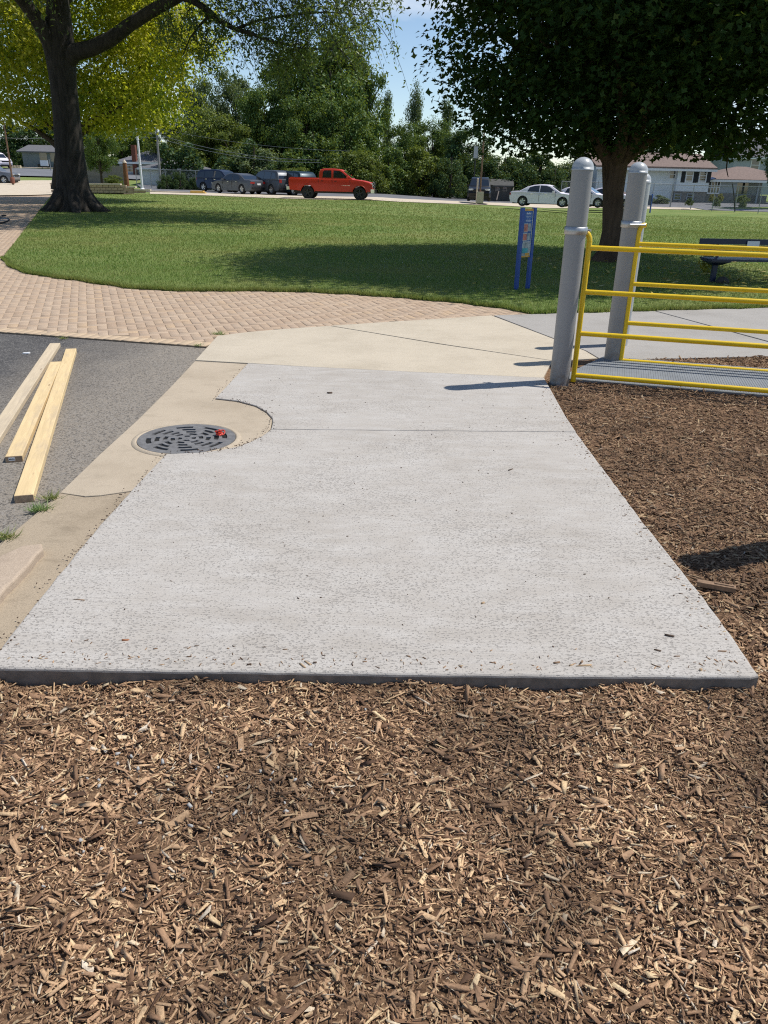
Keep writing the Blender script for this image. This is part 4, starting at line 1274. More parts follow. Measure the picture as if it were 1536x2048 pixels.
for k, z in enumerate((.85, .83, .79, .76, .735)):
    mb.box((0.027 + pw * (.5 + .02 * (k % 2)), -0.0125, pz0 + (pz1 - pz0) * z), (pw * (.62 - .1 * (k % 3)), 0.002, (pz1 - pz0) * .007))
mb.build("lettering", simple("panel white", (0.6, 0.66, 0.72), 0.5), pn, True)

# ---- bench
bl = G(1424, 565, LZ)
by = bl[1]
def bx(px, py, y=by): return AtY(px, py, y)
e = empty("park_bench", (bl[0], by, LZ), "navy metal park bench with a small white plaque, standing on the grass", "bench", rz=R(3))
e.scale = (1, 1, 0.84)
mb = MB(); mb.box((0.0, 0.0, 0.20), (0.075, 0.06, 0.44)); mb.build("leg", M['navy'], e, True)
mb = MB(); mb.box((1.75, 0.0, 0.20), (0.075, 0.06, 0.44)); mb.build("leg", M['navy'], e, True)
for x in (0.0, 1.75):
    mb = MB()
    mb.prism([(x - .17, -.20), (x + .17, -.20), (x + .17, .20), (x - .17, .20)], .405, .428)
    mb.add([(x - .16, -.19, .404), (x + .16, -.19, .404), (x + .16, .19, .404), (x - .16, .19, .404), (x - .05, -.04, .33), (x + .05, -.04, .33), (x + .05, .04, .33), (x - .05, .04, .33)],
           [(4, 5, 6, 7)[::-1], (0, 1, 5, 4)[::-1], (1, 2, 6, 5)[::-1], (2, 3, 7, 6)[::-1], (3, 0, 4, 7)[::-1]])
    mb.build("seat_bracket", M['navy'], e, True)
for k in range(3):
    mb = MB(); mb.box((0.87, -0.17 + 0.17 * k, 0.447), (2.1, 0.15, 0.035)); mb.build("seat_slat", M['navy'], e, True)
for k in range(2):
    mb = MB(); mb.box((0.87, 0.27 + 0.012 * k, 0.64 + 0.115 * k), (2.15, 0.035, 0.105)); mb.build("back_slat", M['navy'], e, True)
for x in (0.12, 1.62):
    mb = MB(); mb.tube([(x, .20, .42), (x, .29, .55), (x, .315, .80)], 0.022, 8); mb.build("back_support", M['navy'], e, True)
mb = MB(); mb.box((0.70, 0.240, 0.70), (0.21, 0.006, 0.15)); mb.build("plaque", M['white'], e, True)
# golden plant tuft behind the bench end
def leaves_at(P, N, size, shape='oval', fold=0.25, aspect=0.5):
    """leaf faces: P (n,3) base, N (n,3) facing, size (n)"""
    n = len(P)
    N = N / (np.linalg.norm(N, axis=1, keepdims=True) + 1e-9)
    rnd = rng.normal(size=(n, 3))
    U = np.cross(N, rnd); U /= (np.linalg.norm(U, axis=1, keepdims=True) + 1e-9)
    V = np.cross(N, U)
    if shape == 'oval':
        t = np.array([(0, -0.5, 0), (aspect / 2, 0.0, fold * aspect), (0, 0.5, 0), (-aspect / 2, 0.0, fold * aspect)])
        tri = np.array([(0, 1, 2), (0, 2, 3)])
    elif shape == 'maple':
        t = np.array([(0, -0.45, 0), (0.52, 0.02, 0.10), (0.20, 0.12, 0.03), (0, 0.55, -0.05), (-0.20, 0.12, 0.03), (-0.52, 0.02, 0.10)])
        tri = np.array([(0, 1, 2), (0, 2, 3), (0, 3, 4), (0, 4, 5)])
    elif shape == 'quad':
        t = np.array([(-aspect / 2, -.5, 0), (aspect / 2, -.5, 0), (aspect / 2, .5, 0), (-aspect / 2, .5, 0)]); tri = np.array([(0, 1, 2), (0, 2, 3)])
    v = P[:, None, :] + size[:, None, None] * (t[None, :, 0:1] * U[:, None] + t[None, :, 1:2] * V[:, None] + t[None, :, 2:3] * N[:, None])
    f = (tri[None] + (np.arange(n) * len(t))[:, None, None]).reshape(-1, 3)
    return v.reshape(-1, 3), f
def clump_points(n, c, r, shell=0.5):
    d = rng.normal(size=(n, 3)); d /= np.linalg.norm(d, axis=1, keepdims=True)
    rr = (shell + (1 - shell) * rng.uniform(0, 1, (n, 1)) ** 0.6)
    return np.array(c) + d * rr * np.array(r), d
gpx = G(1432, 556, LZ)
p, d = clump_points(260, (0, 0, 0.30), (0.17, 0.14, 0.32), 0.2)
v, f = leaves_at(p, d + rng.normal(size=d.shape) * .6, rng.uniform(.05, .11, len(p)))
o = link("golden_plant", np_mesh("golden_plant", v, f), M['leaf_y2']); o.location = (gpx[0], gpx[1] + 0.45, LZ)
tag(o, "small golden leaved plant growing at the bench's end", "plant")
mb = MB(); p, d = clump_points(1, (0, 0, 0), (1, 1, 1))
mb.lathe([(0.0, -0.02), (.10, 0.0), (.095, .05), (.05, .10), (0, .115)], n=10)
o = link("rock", mb.mesh("rock"), simple("dark rock", (0.05, 0.045, 0.04), 0.95, var=.3)); g = G(1444, 567, LZ); o.location = (g[0], g[1], LZ); o.scale = (1.2, .8, 1)
tag(o, "dark lump of stone on the grass beside the bench leg", "stone")

# ---- bicycle lying on the brick path
bw = GT(14, 447)
e = empty("bicycle", (bw[0] - 0.25, bw[1], 0.01), "bicycle lying on its side on the brick path at the picture's left edge", "bicycle", rz=R(160))
def lying(M4, mb): return mb
tilt = Matrix.Rotation(R(78), 4, 'X')
def tr(p): return tuple(tilt @ Vector(p) + Vector((0, 0, 0.05)))
for cx_ in (0.0, 1.03):
    mb = MB(); mb.tube([tr((cx_ + .31 * math.cos(a), 0, .31 * math.sin(a))) for a in np.linspace(0, 2 * math.pi, 33)], 0.022, 8, caps=False)
    wq = mb.build("wheel", M['tyre'], e, True)
    mb = MB(); mb.tube([tr((cx_ + .285 * math.cos(a), 0, .285 * math.sin(a))) for a in np.linspace(0, 2 * math.pi, 33)], 0.010, 6, caps=False)
    for a in np.linspace(0, 2 * math.pi, 17)[:-1]:
        mb.tube([tr((cx_, .02, 0)), tr((cx_ + .28 * math.cos(a), 0, .28 * math.sin(a)))], 0.0018, 4)
    mb.build("rim", M['rim'], wq, True)
mb = MB()
for a, b in (((0, 0, 0), (.38, 0, .04)), ((.38, 0, .04), (.28, 0, .48)), ((0, 0, 0), (.30, 0, .42)), ((.38, 0, .04), (.86, 0, .40)), ((.30, 0, .42), (.84, 0, .50)), ((.82, 0, .56), (.90, 0, .28)), ((.90, .03, .28), (1.03, .04, 0)), ((.90, -.03, .28), (1.03, -.04, 0))):
    mb.tube([tr(a), tr(b)], 0.016, 8)
mb.build("frame", M['p_silver'], e, True)
mb = MB(); mb.tube([tr((.78, -.28, .60)), tr((.86, -.1, .62)), tr((.86, .1, .62)), tr((.78, .28, .60))], 0.012, 8); mb.build("handlebar", M['chrome'], e, True)
mb = MB(); mb.lathe([(0, .0), (.07, .01), (.08, .03), (.05, .05), (0, .055)], c=tr((.26, 0, .52)), n=10); mb.build("saddle", M['trim'], e, True)

# ================================================================== TREES
def join(parts):
    nv = 0; VV = []; FF = []
    for v, f in parts:
        VV.append(v); FF.append(f + nv); nv += len(v)
    return np.vstack(VV), np.vstack(FF)

def branches(mb, p, d, L, r, depth, tips, spread=0.6, n=6, up=0.15, kids=(2, 4)):
    p = np.array(p, float); d = np.array(d, float); d /= np.linalg.norm(d)
    pts = [p.copy()]; rr = [r]
    k = 5
    for i in range(k):
        d = d + rng.normal(0, 0.12, 3) + np.array([0, 0, up * 0.25]); d /= np.linalg.norm(d)
        p = p + d * L / k
        pts.append(p.copy()); rr.append(r * (1 - 0.55 * (i + 1) / k))
    mb.tube(pts, rr, n)
    tips.append(pts[-1]); tips.append(pts[-2])
    if depth > 0:
        for _ in range(int(rng.integers(kids[0], kids[1] + 1))):
            j = int(rng.integers(2, k + 1))
            nd = d + rng.normal(0, spread, 3) + np.array([0, 0, up])
            branches(mb, pts[j], nd, L * rng.uniform(0.55, 0.75), rr[j] * 0.65, depth - 1, tips, spread, max(4, n - 1), up, kids)

# ---- right-hand maple
mbase = G(1216, 522, LZ); mx_, my_ = float(mbase[0]), float(mbase[1])
e = empty("maple_tree", (mx_, my_, LZ), "big dark round maple on the lawn behind the yellow gates", "tree")
mb = MB()
top = AtY(1228, 335, my_)
fork = np.array([top[0] - mx_, 0.0, 1.95])
tp_ = [(0, 0, -0.1), (0, 0, .06), (.01, 0, .2), (.02, 0, .6), (fork[0] * .6, 0, 1.3), tuple(fork)]
mb.tube(tp_, [.42, .33, .245, .215, .205, .26], 16)
tips = []
for a in np.linspace(0, 2 * math.pi, 8)[:-1]:
    branches(mb, fork + np.array([0.1 * math.cos(a), .1 * math.sin(a), -.12]), (math.cos(a) * .8, math.sin(a) * .8, 0.85), 2.1, 0.13, 2, tips, 0.45, 8, 0.2)
branches(mb, fork, (0.02, 0, 1), 3.0, 0.17, 2, tips, 0.5, 8, 0.2)
mb.build("trunk", M['bark2'], e, True)
C0 = np.array([0.35, 0, 5.55]); RR = np.array([4.25, 4.3, 3.75])
def maple_crown():
    nC = 1750
    d = rng.normal(size=(nC, 3)); d /= np.linalg.norm(d, axis=1, keepdims=True)
    rr = 0.60 + 0.40 * rng.uniform(0, 1, (nC, 1)) ** 0.55
    lump = 1 + 0.10 * np.sin(d[:, :1] * 5 + 1) * np.cos(d[:, 1:2] * 6) + 0.08 * np.sin(d[:, 2:3] * 14 + d[:, :1] * 11) + 0.05 * np.sin(d[:, 2:3] * 9 + d[:, :1] * 7)
    c = C0 + d * rr * RR * lump
    c = c[c[:, 2] > 2.30 + 0.12 * (np.hypot(c[:, 0], c[:, 1]) < 1.3)]
    P = []; N = []
    for q in c:
        k = int(rng.integers(38, 74))
        off = rng.normal(size=(k, 3)) * np.array([.34, .34, .17])
        out = (q - C0) / RR
        P.append(q + off - np.array([0, 0, .25]) * (off[:, :1] ** 2 + off[:, 1:2] ** 2))
        N.append(np.array([out[0] * .6, out[1] * .6, .8]) + rng.normal(size=(k, 3)) * .5)
    # drooping skirt along the lower rim
    n2 = 170
    for _ in range(n2):
        a = rng.uniform(0, 2 * math.pi); r = rng.uniform(.5, 4.0)
        q = C0 + np.array([math.cos(a) * r, math.sin(a) * r, 0]); q[2] = max(2.25, C0[2] - RR[2] * math.sqrt(max(0.02, 1 - (r / 4.45) ** 2))) + rng.uniform(-.38, .22) + (0.25 if r < 1.1 else 0.0)
        k = 26; off = rng.normal(size=(k, 3)) * np.array([.28, .28, .12])
        P.append(q + off); N.append(np.array([0, 0, .7]) + rng.normal(size=(k, 3)) * .55)
    P = np.vstack(P); N = np.vstack(N)
    ok = P[:, 2] > 1.93
    return P[ok], N[ok]
P, N = maple_crown()
SZ = rng.uniform(.085, .145, len(P))
ni = 5200
d = rng.normal(size=(ni, 3)); d /= np.linalg.norm(d, axis=1, keepdims=True)
pi_ = C0 + d * (0.35 + .45 * rng.uniform(0, 1, (ni, 1))) * RR; ok_ = pi_[:, 2] > 2.7
P = np.vstack([P, pi_[ok_]]); N = np.vstack([N, d[ok_] + rng.normal(size=(ok_.sum(), 3)) * .4]); SZ = np.concatenate([SZ, rng.uniform(.26, .40, ok_.sum())])
v, f = leaves_at(P, N, SZ, 'maple')
link("crown", np_mesh("crown", v, f), M['leaf_maple'], e, True)
print("maple leaves", len(P))

# ---- big locust on the left
lb = GT(150, 424); LY = float(lb[1])
e = empty("locust_tree", (lb[0], LY, lb[2]), "huge old locust with massive dark trunk beside the brick path", "tree")
def lp(px, py, dy=0.0):
    q = AtY(px, py, LY + dy); return np.array([q[0] - lb[0], dy, q[2] - lb[2]])
mb = MB()
def wpx(n): return n / 1560 * LY * 0.93
mb.tube([lp(150, 432), lp(150, 424), lp(149, 412), lp(148, 395), lp(145, 360), lp(139, 300), lp(133, 230), lp(127, 170), lp(122, 120), lp(118, 70), lp(116, 0), lp(112, -70), lp(110, -160)],
        [wpx(50), wpx(47), wpx(40), wpx(35), wpx(30), wpx(27), wpx(25), wpx(24), wpx(27), wpx(26), wpx(19), wpx(14), wpx(8)], 20)
# root flare
for a in np.linspace(0.3, 6.1, 7):
    dx, dy = math.cos(a), math.sin(a)
    mb.tube([(dx * .45, dy * .45, .75), (dx * .75, dy * .75, .28), (dx * 1.12, dy * 1.12, .03), (dx * 1.5, dy * 1.5, -.10)], [.26, .24, .16, .06], 8)
Lt = []
def limb(pts, rad):
    mb.tube(pts, rad, 12); return pts
limb([lp(120, 135), lp(98, 80, -.3), lp(72, 35, -.6), lp(45, 0, -1), lp(0, -50, -1.5), lp(-60, -120, -2)], [wpx(20), wpx(15), wpx(13), wpx(12), wpx(9), wpx(4)])
A1 = limb([lp(128, 130), lp(150, 104, -.2), lp(185, 96, -.5), lp(222, 78, -.8), lp(262, 48, -1.2), lp(310, 18, -1.6), lp(360, -8, -2), lp(430, -50, -2.5), lp(520, -90, -3)],
     [wpx(16), wpx(15), wpx(13.5), wpx(12.5), wpx(11), wpx(10), wpx(9), wpx(6.5), wpx(3)])
A2 = limb([lp(116, 10), lp(150, -30, .5), lp(230, -70, 1), lp(340, -110, 1.5), lp(440, -140, 2)], [wpx(14), wpx(12), wpx(10), wpx(7), wpx(4)])
A3 = limb([lp(360, -8, -2), lp(384, 0, -2.2), lp(412, 18, -2.4), lp(440, 42, -2.6), lp(470, 58, -2.8), lp(500, 66, -3), lp(540, 82, -3.2), lp(580, 88, -3.4)], [wpx(7), wpx(6), wpx(5.2), wpx(4.6), wpx(4), wpx(3.2), wpx(2), wpx(1)])
A4 = limb([lp(425, 26, -2.5), lp(400, 50, -2.3), lp(380, 76, -2.2), lp(366, 110, -2.1)], [wpx(2.6), wpx(2), wpx(1.4), wpx(.8)])
A5 = limb([lp(470, 58, -2.8), lp(520, 40, -2.6), lp(580, 30, -2.4), lp(650, 24, -2.2), lp(720, 30, -2)], [wpx(2.6), wpx(2), wpx(1.7), wpx(1.2), wpx(.6)])
A6 = limb([lp(430, -50, -2.5), lp(540, -30, -4), lp(640, -10, -4.4), lp(740, 0, -4.8)], [wpx(4), wpx(3), wpx(2), wpx(.8)])
A7 = limb([lp(540, 82, -3.2), lp(600, 96, -3.4), lp(660, 100, -3.5), lp(720, 92, -3.6)], [wpx(1.6), wpx(1.2), wpx(1), wpx(.5)])
P = []; N = []; S = []
def spray(q, L, k, droop=0.8):
    """a twig hung with narrow feathery leaves"""
    d = np.array([rng.normal(0.25, .7), rng.normal(0, .7), rng.normal(-.15, .3)]); d /= np.linalg.norm(d)
    t = np.linspace(0, 1, 6)[:, None]
    pts = q + d * L * t + np.array([0, 0, -droop * L]) * t ** 2
    mb.tube(pts, np.linspace(.014, .004, 6), 4, caps=False)
    tt = rng.uniform(.05, 1, (k, 1))
    pp = q + d * L * tt + np.array([0, 0, -droop * L]) * tt ** 2 + rng.normal(size=(k, 3)) * np.array([.11, .11, .08]) * (0.6 + L * .3)
    P.append(pp); N.append(rng.normal(size=(k, 3)) * .7 + np.array([0, 0, .6]))
def along(path, n, jit=.25):
    path = [np.array(p, float) for p in path]
    out = []
    for _ in range(n):
        i_ = int(rng.integers(0, len(path) - 1)); t = rng.uniform()
        out.append(path[i_] * (1 - t) + path[i_ + 1] * t + rng.normal(size=3) * jit)
    return out
for path, n in ((A3, 40), (A4, 18), (A5, 50), (A6, 60), (A7, 20), (A1[5:], 26)):
    for q in along(path, n): spray(q, rng.uniform(.7, 1.5), int(rng.integers(26, 46)))
# sprays hanging through the upper part of the picture
for _ in range(200):
    px_, py_ = rng.uniform(330, 778), rng.uniform(-120, 45)
    if rng.uniform() < 0.72 and px_ < 560: continue
    q = lp(px_, py_, rng.uniform(-7, 3)); spray(q, rng.uniform(.8, 1.6), int(rng.integers(26, 46)))
for _ in range(30):
    px_, py_ = rng.uniform(540, 745), rng.uniform(50, 105)
    q = lp(px_, py_, rng.uniform(-5, 1)); spray(q, rng.uniform(.7, 1.3), int(rng.integers(20, 36)))
for _ in range(50):
    q = lp(rng.uniform(-120, 130), rng.uniform(-150, 0), rng.uniform(-6, 4)); spray(q, rng.uniform(.8, 1.6), 34)
n1 = sum(len(a) for a in P)
S = rng.uniform(.10, .20, n1)
# the rest of the wide crown above the picture
Cc = lp(230, -150); Cc[1] = -1.0
nC = 640
d = rng.normal(size=(nC, 3)); d /= np.linalg.norm(d, axis=1, keepdims=True)
c = Cc + np.array([0, 0, 1.6]) + d * (0.45 + .55 * rng.uniform(0, 1, (nC, 1)) ** .6) * np.array([10.2, 9.0, 4.6])
pb_ = []
for q in c:
    ok_ = q[2] + lb[2] > 1.55 + (LY + q[1]) * math.tan(math.radians(10.8)) + 0.3
    if not ok_: continue
    k = 70
    pb_.append(q + rng.normal(size=(k, 3)) * np.array([.7, .7, .3]))
pb_ = np.vstack(pb_)
P.append(pb_); N.append(rng.normal(size=pb_.shape) * .6 + np.array([0, 0, .8]))
S = np.concatenate([S, rng.uniform(.25, .42, len(pb_))])
P = np.vstack(P); N = np.vstack(N)
v, f = leaves_at(P, N, S, 'oval', 0.2, 0.36)
mb.build("trunk", M['bark1'], e, True)
link("crown", np_mesh("crown", v, f), M['leaf_locust'], e, True)
print("locust leaves", len(P))

# ---- yellow-green tree behind the locust
yb = AtY(116, 372, 45.0)
e = empty("yellow_tree", (yb[0], 45.0, yb[2]), "bright yellow green tree behind the huge locust trunk, glowing in the sun", "tree")
mb = MB(); tips = []
def yp(px, py, dy=0.0):
    q = AtY(px, py, 45 + dy); return np.array([q[0] - yb[0], dy, q[2] - yb[2]])
mb.tube([yp(118, 380), yp(118, 365), yp(120, 330), yp(124, 295), yp(126, 240), yp(130, 160), yp(135, 60)], [.42, .36, .32, .30, .24, .18, .08], 12)
for pth, r_0 in (([yp(122, 300), yp(100, 280), yp(75, 262), yp(45, 245), yp(20, 228), yp(-20, 200)], .17), ([yp(122, 305), yp(112, 262), yp(90, 245), yp(78, 220), yp(60, 190)], .11), ([yp(122, 270), yp(102, 240), yp(85, 215), yp(60, 180)], .10),
                 ([yp(124, 295), yp(160, 270), yp(200, 240), yp(240, 215), yp(280, 190), yp(320, 175)], .15), ([yp(124, 290), yp(175, 262), yp(215, 225), yp(260, 165), yp(290, 120)], .12), ([yp(126, 250), yp(180, 180, 1), yp(220, 120, 1), yp(260, 60, 1)], .14),
                 ([yp(126, 240), yp(110, 160, -1), yp(80, 80, -1)], .14), ([yp(124, 280, 0), yp(180, 240, -2), yp(250, 210, -3)], .1)):
    mb.tube(pth, np.linspace(r_0, r_0 * .25, len(pth)), 8)
mb.build("trunk", M['bark3'], e, True)
P = []; N = []
Cy = yp(165, 60); Ry = np.array([6.1, 5.6, 6.4])
nC = 1750
d = rng.normal(size=(nC, 3)); d /= np.linalg.norm(d, axis=1, keepdims=True)
lump = 1 + .12 * np.sin(d[:, :1] * 6 + 2) * np.cos(d[:, 2:3] * 5) + .08 * np.sin(d[:, 1:2] * 9)
c = Cy + d * (.42 + .58 * rng.uniform(0, 1, (nC, 1)) ** .6) * Ry * lump
for q in c:
    if q[2] < 2.7 + 0.10 * abs(q[0] - Cy[0]): continue
    k = int(rng.integers(34, 62)); P.append(q + rng.normal(size=(k, 3)) * np.array([.44, .44, .24])); N.append((q - Cy) / Ry * .5 + np.array([0, 0, .5]) + rng.normal(size=(k, 3)) * .6)
P = np.vstack(P); N = np.vstack(N)
v, f = leaves_at(P, N, rng.uniform(.13, .23, len(P)), 'oval', .25, .7)
link("crown", np_mesh("crown", v, f), M['leaf_yellow'], e, True)
print("yellow leaves", len(P))

# ---- background trees
def crown_mesh(name, kind, n_leaf, lsize):
    """unit crown: about 1 wide (radius .5) and 1 tall, standing on z=0"""
    P = []; N = []
    blobs = []
    if kind == 'round':
        for _ in range(58):
            a = rng.uniform(0, 6.28); r = .40 * rng.uniform(0, 1) ** .6; z = rng.uniform(.22, .90)
            w_ = math.sin(math.pi * min(1, max(0, (z - .05) / .95))) ** .5
            blobs.append((np.array([math.cos(a) * r * w_, math.sin(a) * r * w_, z]), np.array([.125, .125, .085]) * rng.uniform(.55, 1.3)))
    elif kind == 'bush':
        for _ in range(55):
            a = rng.uniform(0, 6.28); r = .45 * rng.uniform(0, 1) ** .6; z = rng.uniform(.06, .82) * (1 - .5 * (r / .42) ** 2)
            blobs.append((np.array([math.cos(a) * r, math.sin(a) * r, z]), np.array([.11, .11, .11]) * rng.uniform(.55, 1.3)))
    elif kind == 'upright':
        for _ in range(34):
            z = rng.uniform(.12, .93); a = rng.uniform(0, 6.28); r = rng.uniform(0, .34) * (1.05 - z) ** .6
            blobs.append((np.array([math.cos(a) * r, math.sin(a) * r, z]), np.array([.11, .11, .10]) * rng.uniform(.6, 1.2)))
    elif kind == 'conifer':
        for i_ in range(15):
            z = .08 + .9 * i_ / 15; rr = .46 * (1 - z) + .03
            for a in np.linspace(0, 6.28, 9)[:-1] + i_ * .5:
                blobs.append((np.array([math.cos(a) * rr * .6, math.sin(a) * rr * .6, z - .02]), np.array([rr * .5, rr * .5, .03])))
    per = n_leaf // len(blobs)
    for c, r in blobs:
        d = rng.normal(size=(per, 3)); d /= np.linalg.norm(d, axis=1, keepdims=True)
        p = c + d * (.35 + .85 * rng.uniform(0, 1, (per, 1))) * r
        P.append(p); N.append(d * .7 + np.array([0, 0, .45]) + rng.normal(size=(per, 3)) * .45)
    P = np.vstack(P); N = np.vstack(N)
    ok = P[:, 2] > 0.01
    P, N = P[ok], N[ok]
    v, f = leaves_at(P, N, rng.uniform(.6, 1.3, len(P)) * lsize, 'oval', .3, .75)
    return np_mesh(name, v, f), blobs
def trunk_mesh(blobs):
    mb = MB()
    mb.tube([(0, 0, -.03), (0, 0, .1), (.01, 0, .3), (0, .01, .55), (0, 0, .8)], [.035, .026, .022, .015, .005], 8)
    for i_ in range(0, len(blobs), 3):
        c = blobs[i_][0]; z0 = max(.05, c[2] * .5)
        mb.tube([(0, 0, z0), (c[0] * .5, c[1] * .5, z0 + (c[2] - z0) * .6), tuple(c)], [.012, .008, .003], 5)
    return mb.mesh("trunk")
CM = {}
for key, kind, n, ls in (('round1', 'round', 17000, .026), ('round2', 'round', 17000, .024), ('bush1', 'bush', 12000, .034), ('bush2', 'bush', 12000, .030), ('up1', 'upright', 7500, .024), ('up2', 'upright', 7000, .022), ('con', 'conifer', 8000, .03)):
    cm, bl_ = crown_mesh("crown", kind, n, ls); CM[key] = (cm, trunk_mesh(bl_))
cache = {}
def bg_tree(px, top, wpx_, base, y, key, leaf, label, name="tree", cat="tree", group="background trees behind the parking lot", rz=None, depthscale=1.0):
    b = AtY(px, base, y); t = AtY(px, top, y)
    h = t[2] - b[2]; wd = wpx_ / 1560 * (y * .918 + .0)
    e = empty(name, b, label, cat, rz=rng.uniform(0, 6.28) if rz is None else rz, group=group)
    ck = (key, leaf)
    if ck not in cache:
        a = CM[key][0].copy(); a.materials.append(M[leaf]); b_ = CM[key][1].copy(); b_.materials.append(M['bark3']); cache[ck] = (a, b_)
    for nm, me in (("trunk", cache[ck][1]), ("crown", cache[ck][0])):
        o = link(nm, me, None, e, True); o.scale = (wd, wd * depthscale, h)
    return e
bgt = [
 (662, 58, 250, 388, 98, 'round1', 'leaf_a', "tallest broad tree of the row, rising above the red pickup"),
 (722, 84, 120, 388, 101, 'round2', 'leaf_a', "dense tree filling the right shoulder of the tallest one"),
 (580, 92, 170, 385, 99, 'round2', 'leaf_a', "leafy tree left of the tallest one, under the locust sprays"),
 (480, 128, 130, 382, 104, 'round2', 'leaf_b', "pale grey green tree showing between locust sprays and yellow tree"),
 (412, 150, 120, 380, 108, 'round1', 'leaf_b', "pale far tree just right of the yellow tree"),
 (425, 214, 150, 380, 92, 'round1', 'leaf_c', "olive tree above the dark blue vehicle"),
 (350, 225, 120, 378, 100, 'round2', 'leaf_c', "olive tree standing behind the white garage"),
 (250, 250, 130, 376, 108, 'round1', 'leaf_a', "green tree behind the brick chimney"),
 (512, 268, 150, 386, 84, 'bush2', 'leaf_b', "grey green willowy bush tree behind the grey sedan"),
 (628, 234, 140, 388, 87, 'bush1', 'leaf_a', "rounded bush tree behind the red pickup's bed"),
 (700, 272, 140, 392, 80, 'bush2', 'leaf_c', "bushy thicket tree right behind the pickup's cab"),
 (775, 268, 110, 393, 81, 'bush1', 'leaf_a', "bushy thicket tree just beyond the pickup's nose"),
 (840, 268, 130, 395, 82, 'bush1', 'leaf_c', "light green thicket tree between pickup and light pole"),
 (770, 178, 70, 390, 112, 'up1', 'leaf_b', "slim feathery tree at the left side of the open sky"),
 (825, 160, 80, 392, 110, 'up2', 'leaf_b', "tallest slim feathery tree under the open sky"),
 (885, 195, 90, 392, 108, 'up1', 'leaf_b', "slim feathery tree touching the maple's left edge"),
 (860, 232, 120, 393, 95, 'round2', 'leaf_a', "mid height tree below the slim feathery ones"),
 (930, 250, 130, 396, 88, 'round1', 'leaf_d', "dark tree behind the brown light pole"),
 (1005, 285, 120, 399, 84, 'bush2', 'leaf_d', "dark tree over the small shed"),
 (1075, 282, 120, 400, 84, 'bush1', 'leaf_d', "dark tree behind the nearest white sedan"),
 (1130, 300, 90, 402, 86, 'bush2', 'leaf_b', "greyish bush tree left of the nearest grey post"),
 (1165, 240, 130, 402, 98, 'round1', 'leaf_d', "dark tall tree at the left end of the white house"),
 (1290, 230, 200, 404, 112, 'round2', 'leaf_d', "dark tree rising behind the white house roof"),
 (1545, 190, 90, 408, 76, 'round1', 'leaf_d', "very dark tree at the right edge in front of the grey house"),
 (90, 225, 160, 352, 118, 'round2', 'leaf_d', "dark tree over the blue grey house"),
 (35, 235, 110, 350, 116, 'con', 'leaf_d', "dark spruce behind the leaning lamp pole"),
 (-35, 200, 170, 350, 118, 'round1', 'leaf_d', "dark tree at the far left edge"),
 (170, 240, 140, 356, 115, 'round1', 'leaf_d', "dark tree behind the grey board fence"),
]
for a in bgt: bg_tree(*a)
for k_, a in enumerate([
 (535, 165, 140, 386, 94, 'round1', 'leaf_a', "tree filling the dip left of the tallest one"),
 (610, 180, 150, 387, 91, 'round2', 'leaf_a', "dark leafy tree before the tallest one's left half"),
 (690, 190, 150, 390, 90, 'round1', 'leaf_a', "leafy tree before the tallest one's right half"),
 (468, 238, 120, 383, 90, 'round2', 'leaf_c', "olive tree behind the grey green willowy one"),
 (385, 262, 100, 381, 88, 'bush1', 'leaf_c', "olive bush tree at the garage's right end"),
 (560, 300, 90, 388, 82, 'bush1', 'leaf_d', "dark bush tree behind the slate grey vehicle"),
 (590, 318, 80, 388, 80.5, 'bush2', 'leaf_c', "low olive bush behind the pickup's tail"),
 (745, 300, 90, 392, 79.5, 'bush1', 'leaf_c', "low olive bush beyond the pickup's bonnet"),
 (810, 240, 110, 393, 92, 'round2', 'leaf_a', "tree behind the light green thicket tree"),
 (900, 292, 90, 396, 80, 'bush2', 'leaf_d', "dark low bush tree left of the light pole"),
 (965, 300, 100, 398, 83, 'bush1', 'leaf_d', "dark bush tree right of the light pole"),
 (1045, 310, 100, 400, 82, 'bush1', 'leaf_d', "dark bush tree over the middle of the nearest white sedan"),
 (1105, 318, 80, 402, 81, 'bush2', 'leaf_d', "dark bush tree over the nearest white sedan's nose"),
 (290, 236, 110, 377, 113, 'round1', 'leaf_a', "far green tree between flagpole and utility pole"),
 (312, 285, 70, 378, 106, 'bush1', 'leaf_a', "green bush tree between chimney and garage roof"),
 (120, 275, 110, 353, 116, 'bush1', 'leaf_d', "dark bush tree beside the blue grey house"),
 (55, 285, 60, 350, 112, 'bush2', 'leaf_d', "dark bush at the blue grey house's left corner"),
]): bg_tree(*a)
# tangled undergrowth under the tree line, nobody could count it
U0 = np.array(AtY(325, 384, 84)); U1 = np.array(AtY(1190, 404, 88))
n = 22000
t = rng.uniform(0, 1, (n, 1)); P = U0 * (1 - t) + U1 * t
hgt = 3.4 + 1.0 * np.sin(t * 40) + .7 * np.sin(t * 97 + 1)
P = P + np.concatenate([np.zeros((n, 1)), rng.uniform(-.9, .9, (n, 1)), hgt * rng.uniform(0, 1, (n, 1)) ** .8], 1)
v, f = leaves_at(P, rng.normal(size=(n, 3)) * .6 + np.array([.2, -.5, .5]), rng.uniform(.2, .42, n), 'oval', .3, .75)
tag(link("undergrowth", np_mesh("undergrowth", v, f), M['leaf_d']), "tangled dark undergrowth along the foot of the tree line", "undergrowth", kind='stuff')
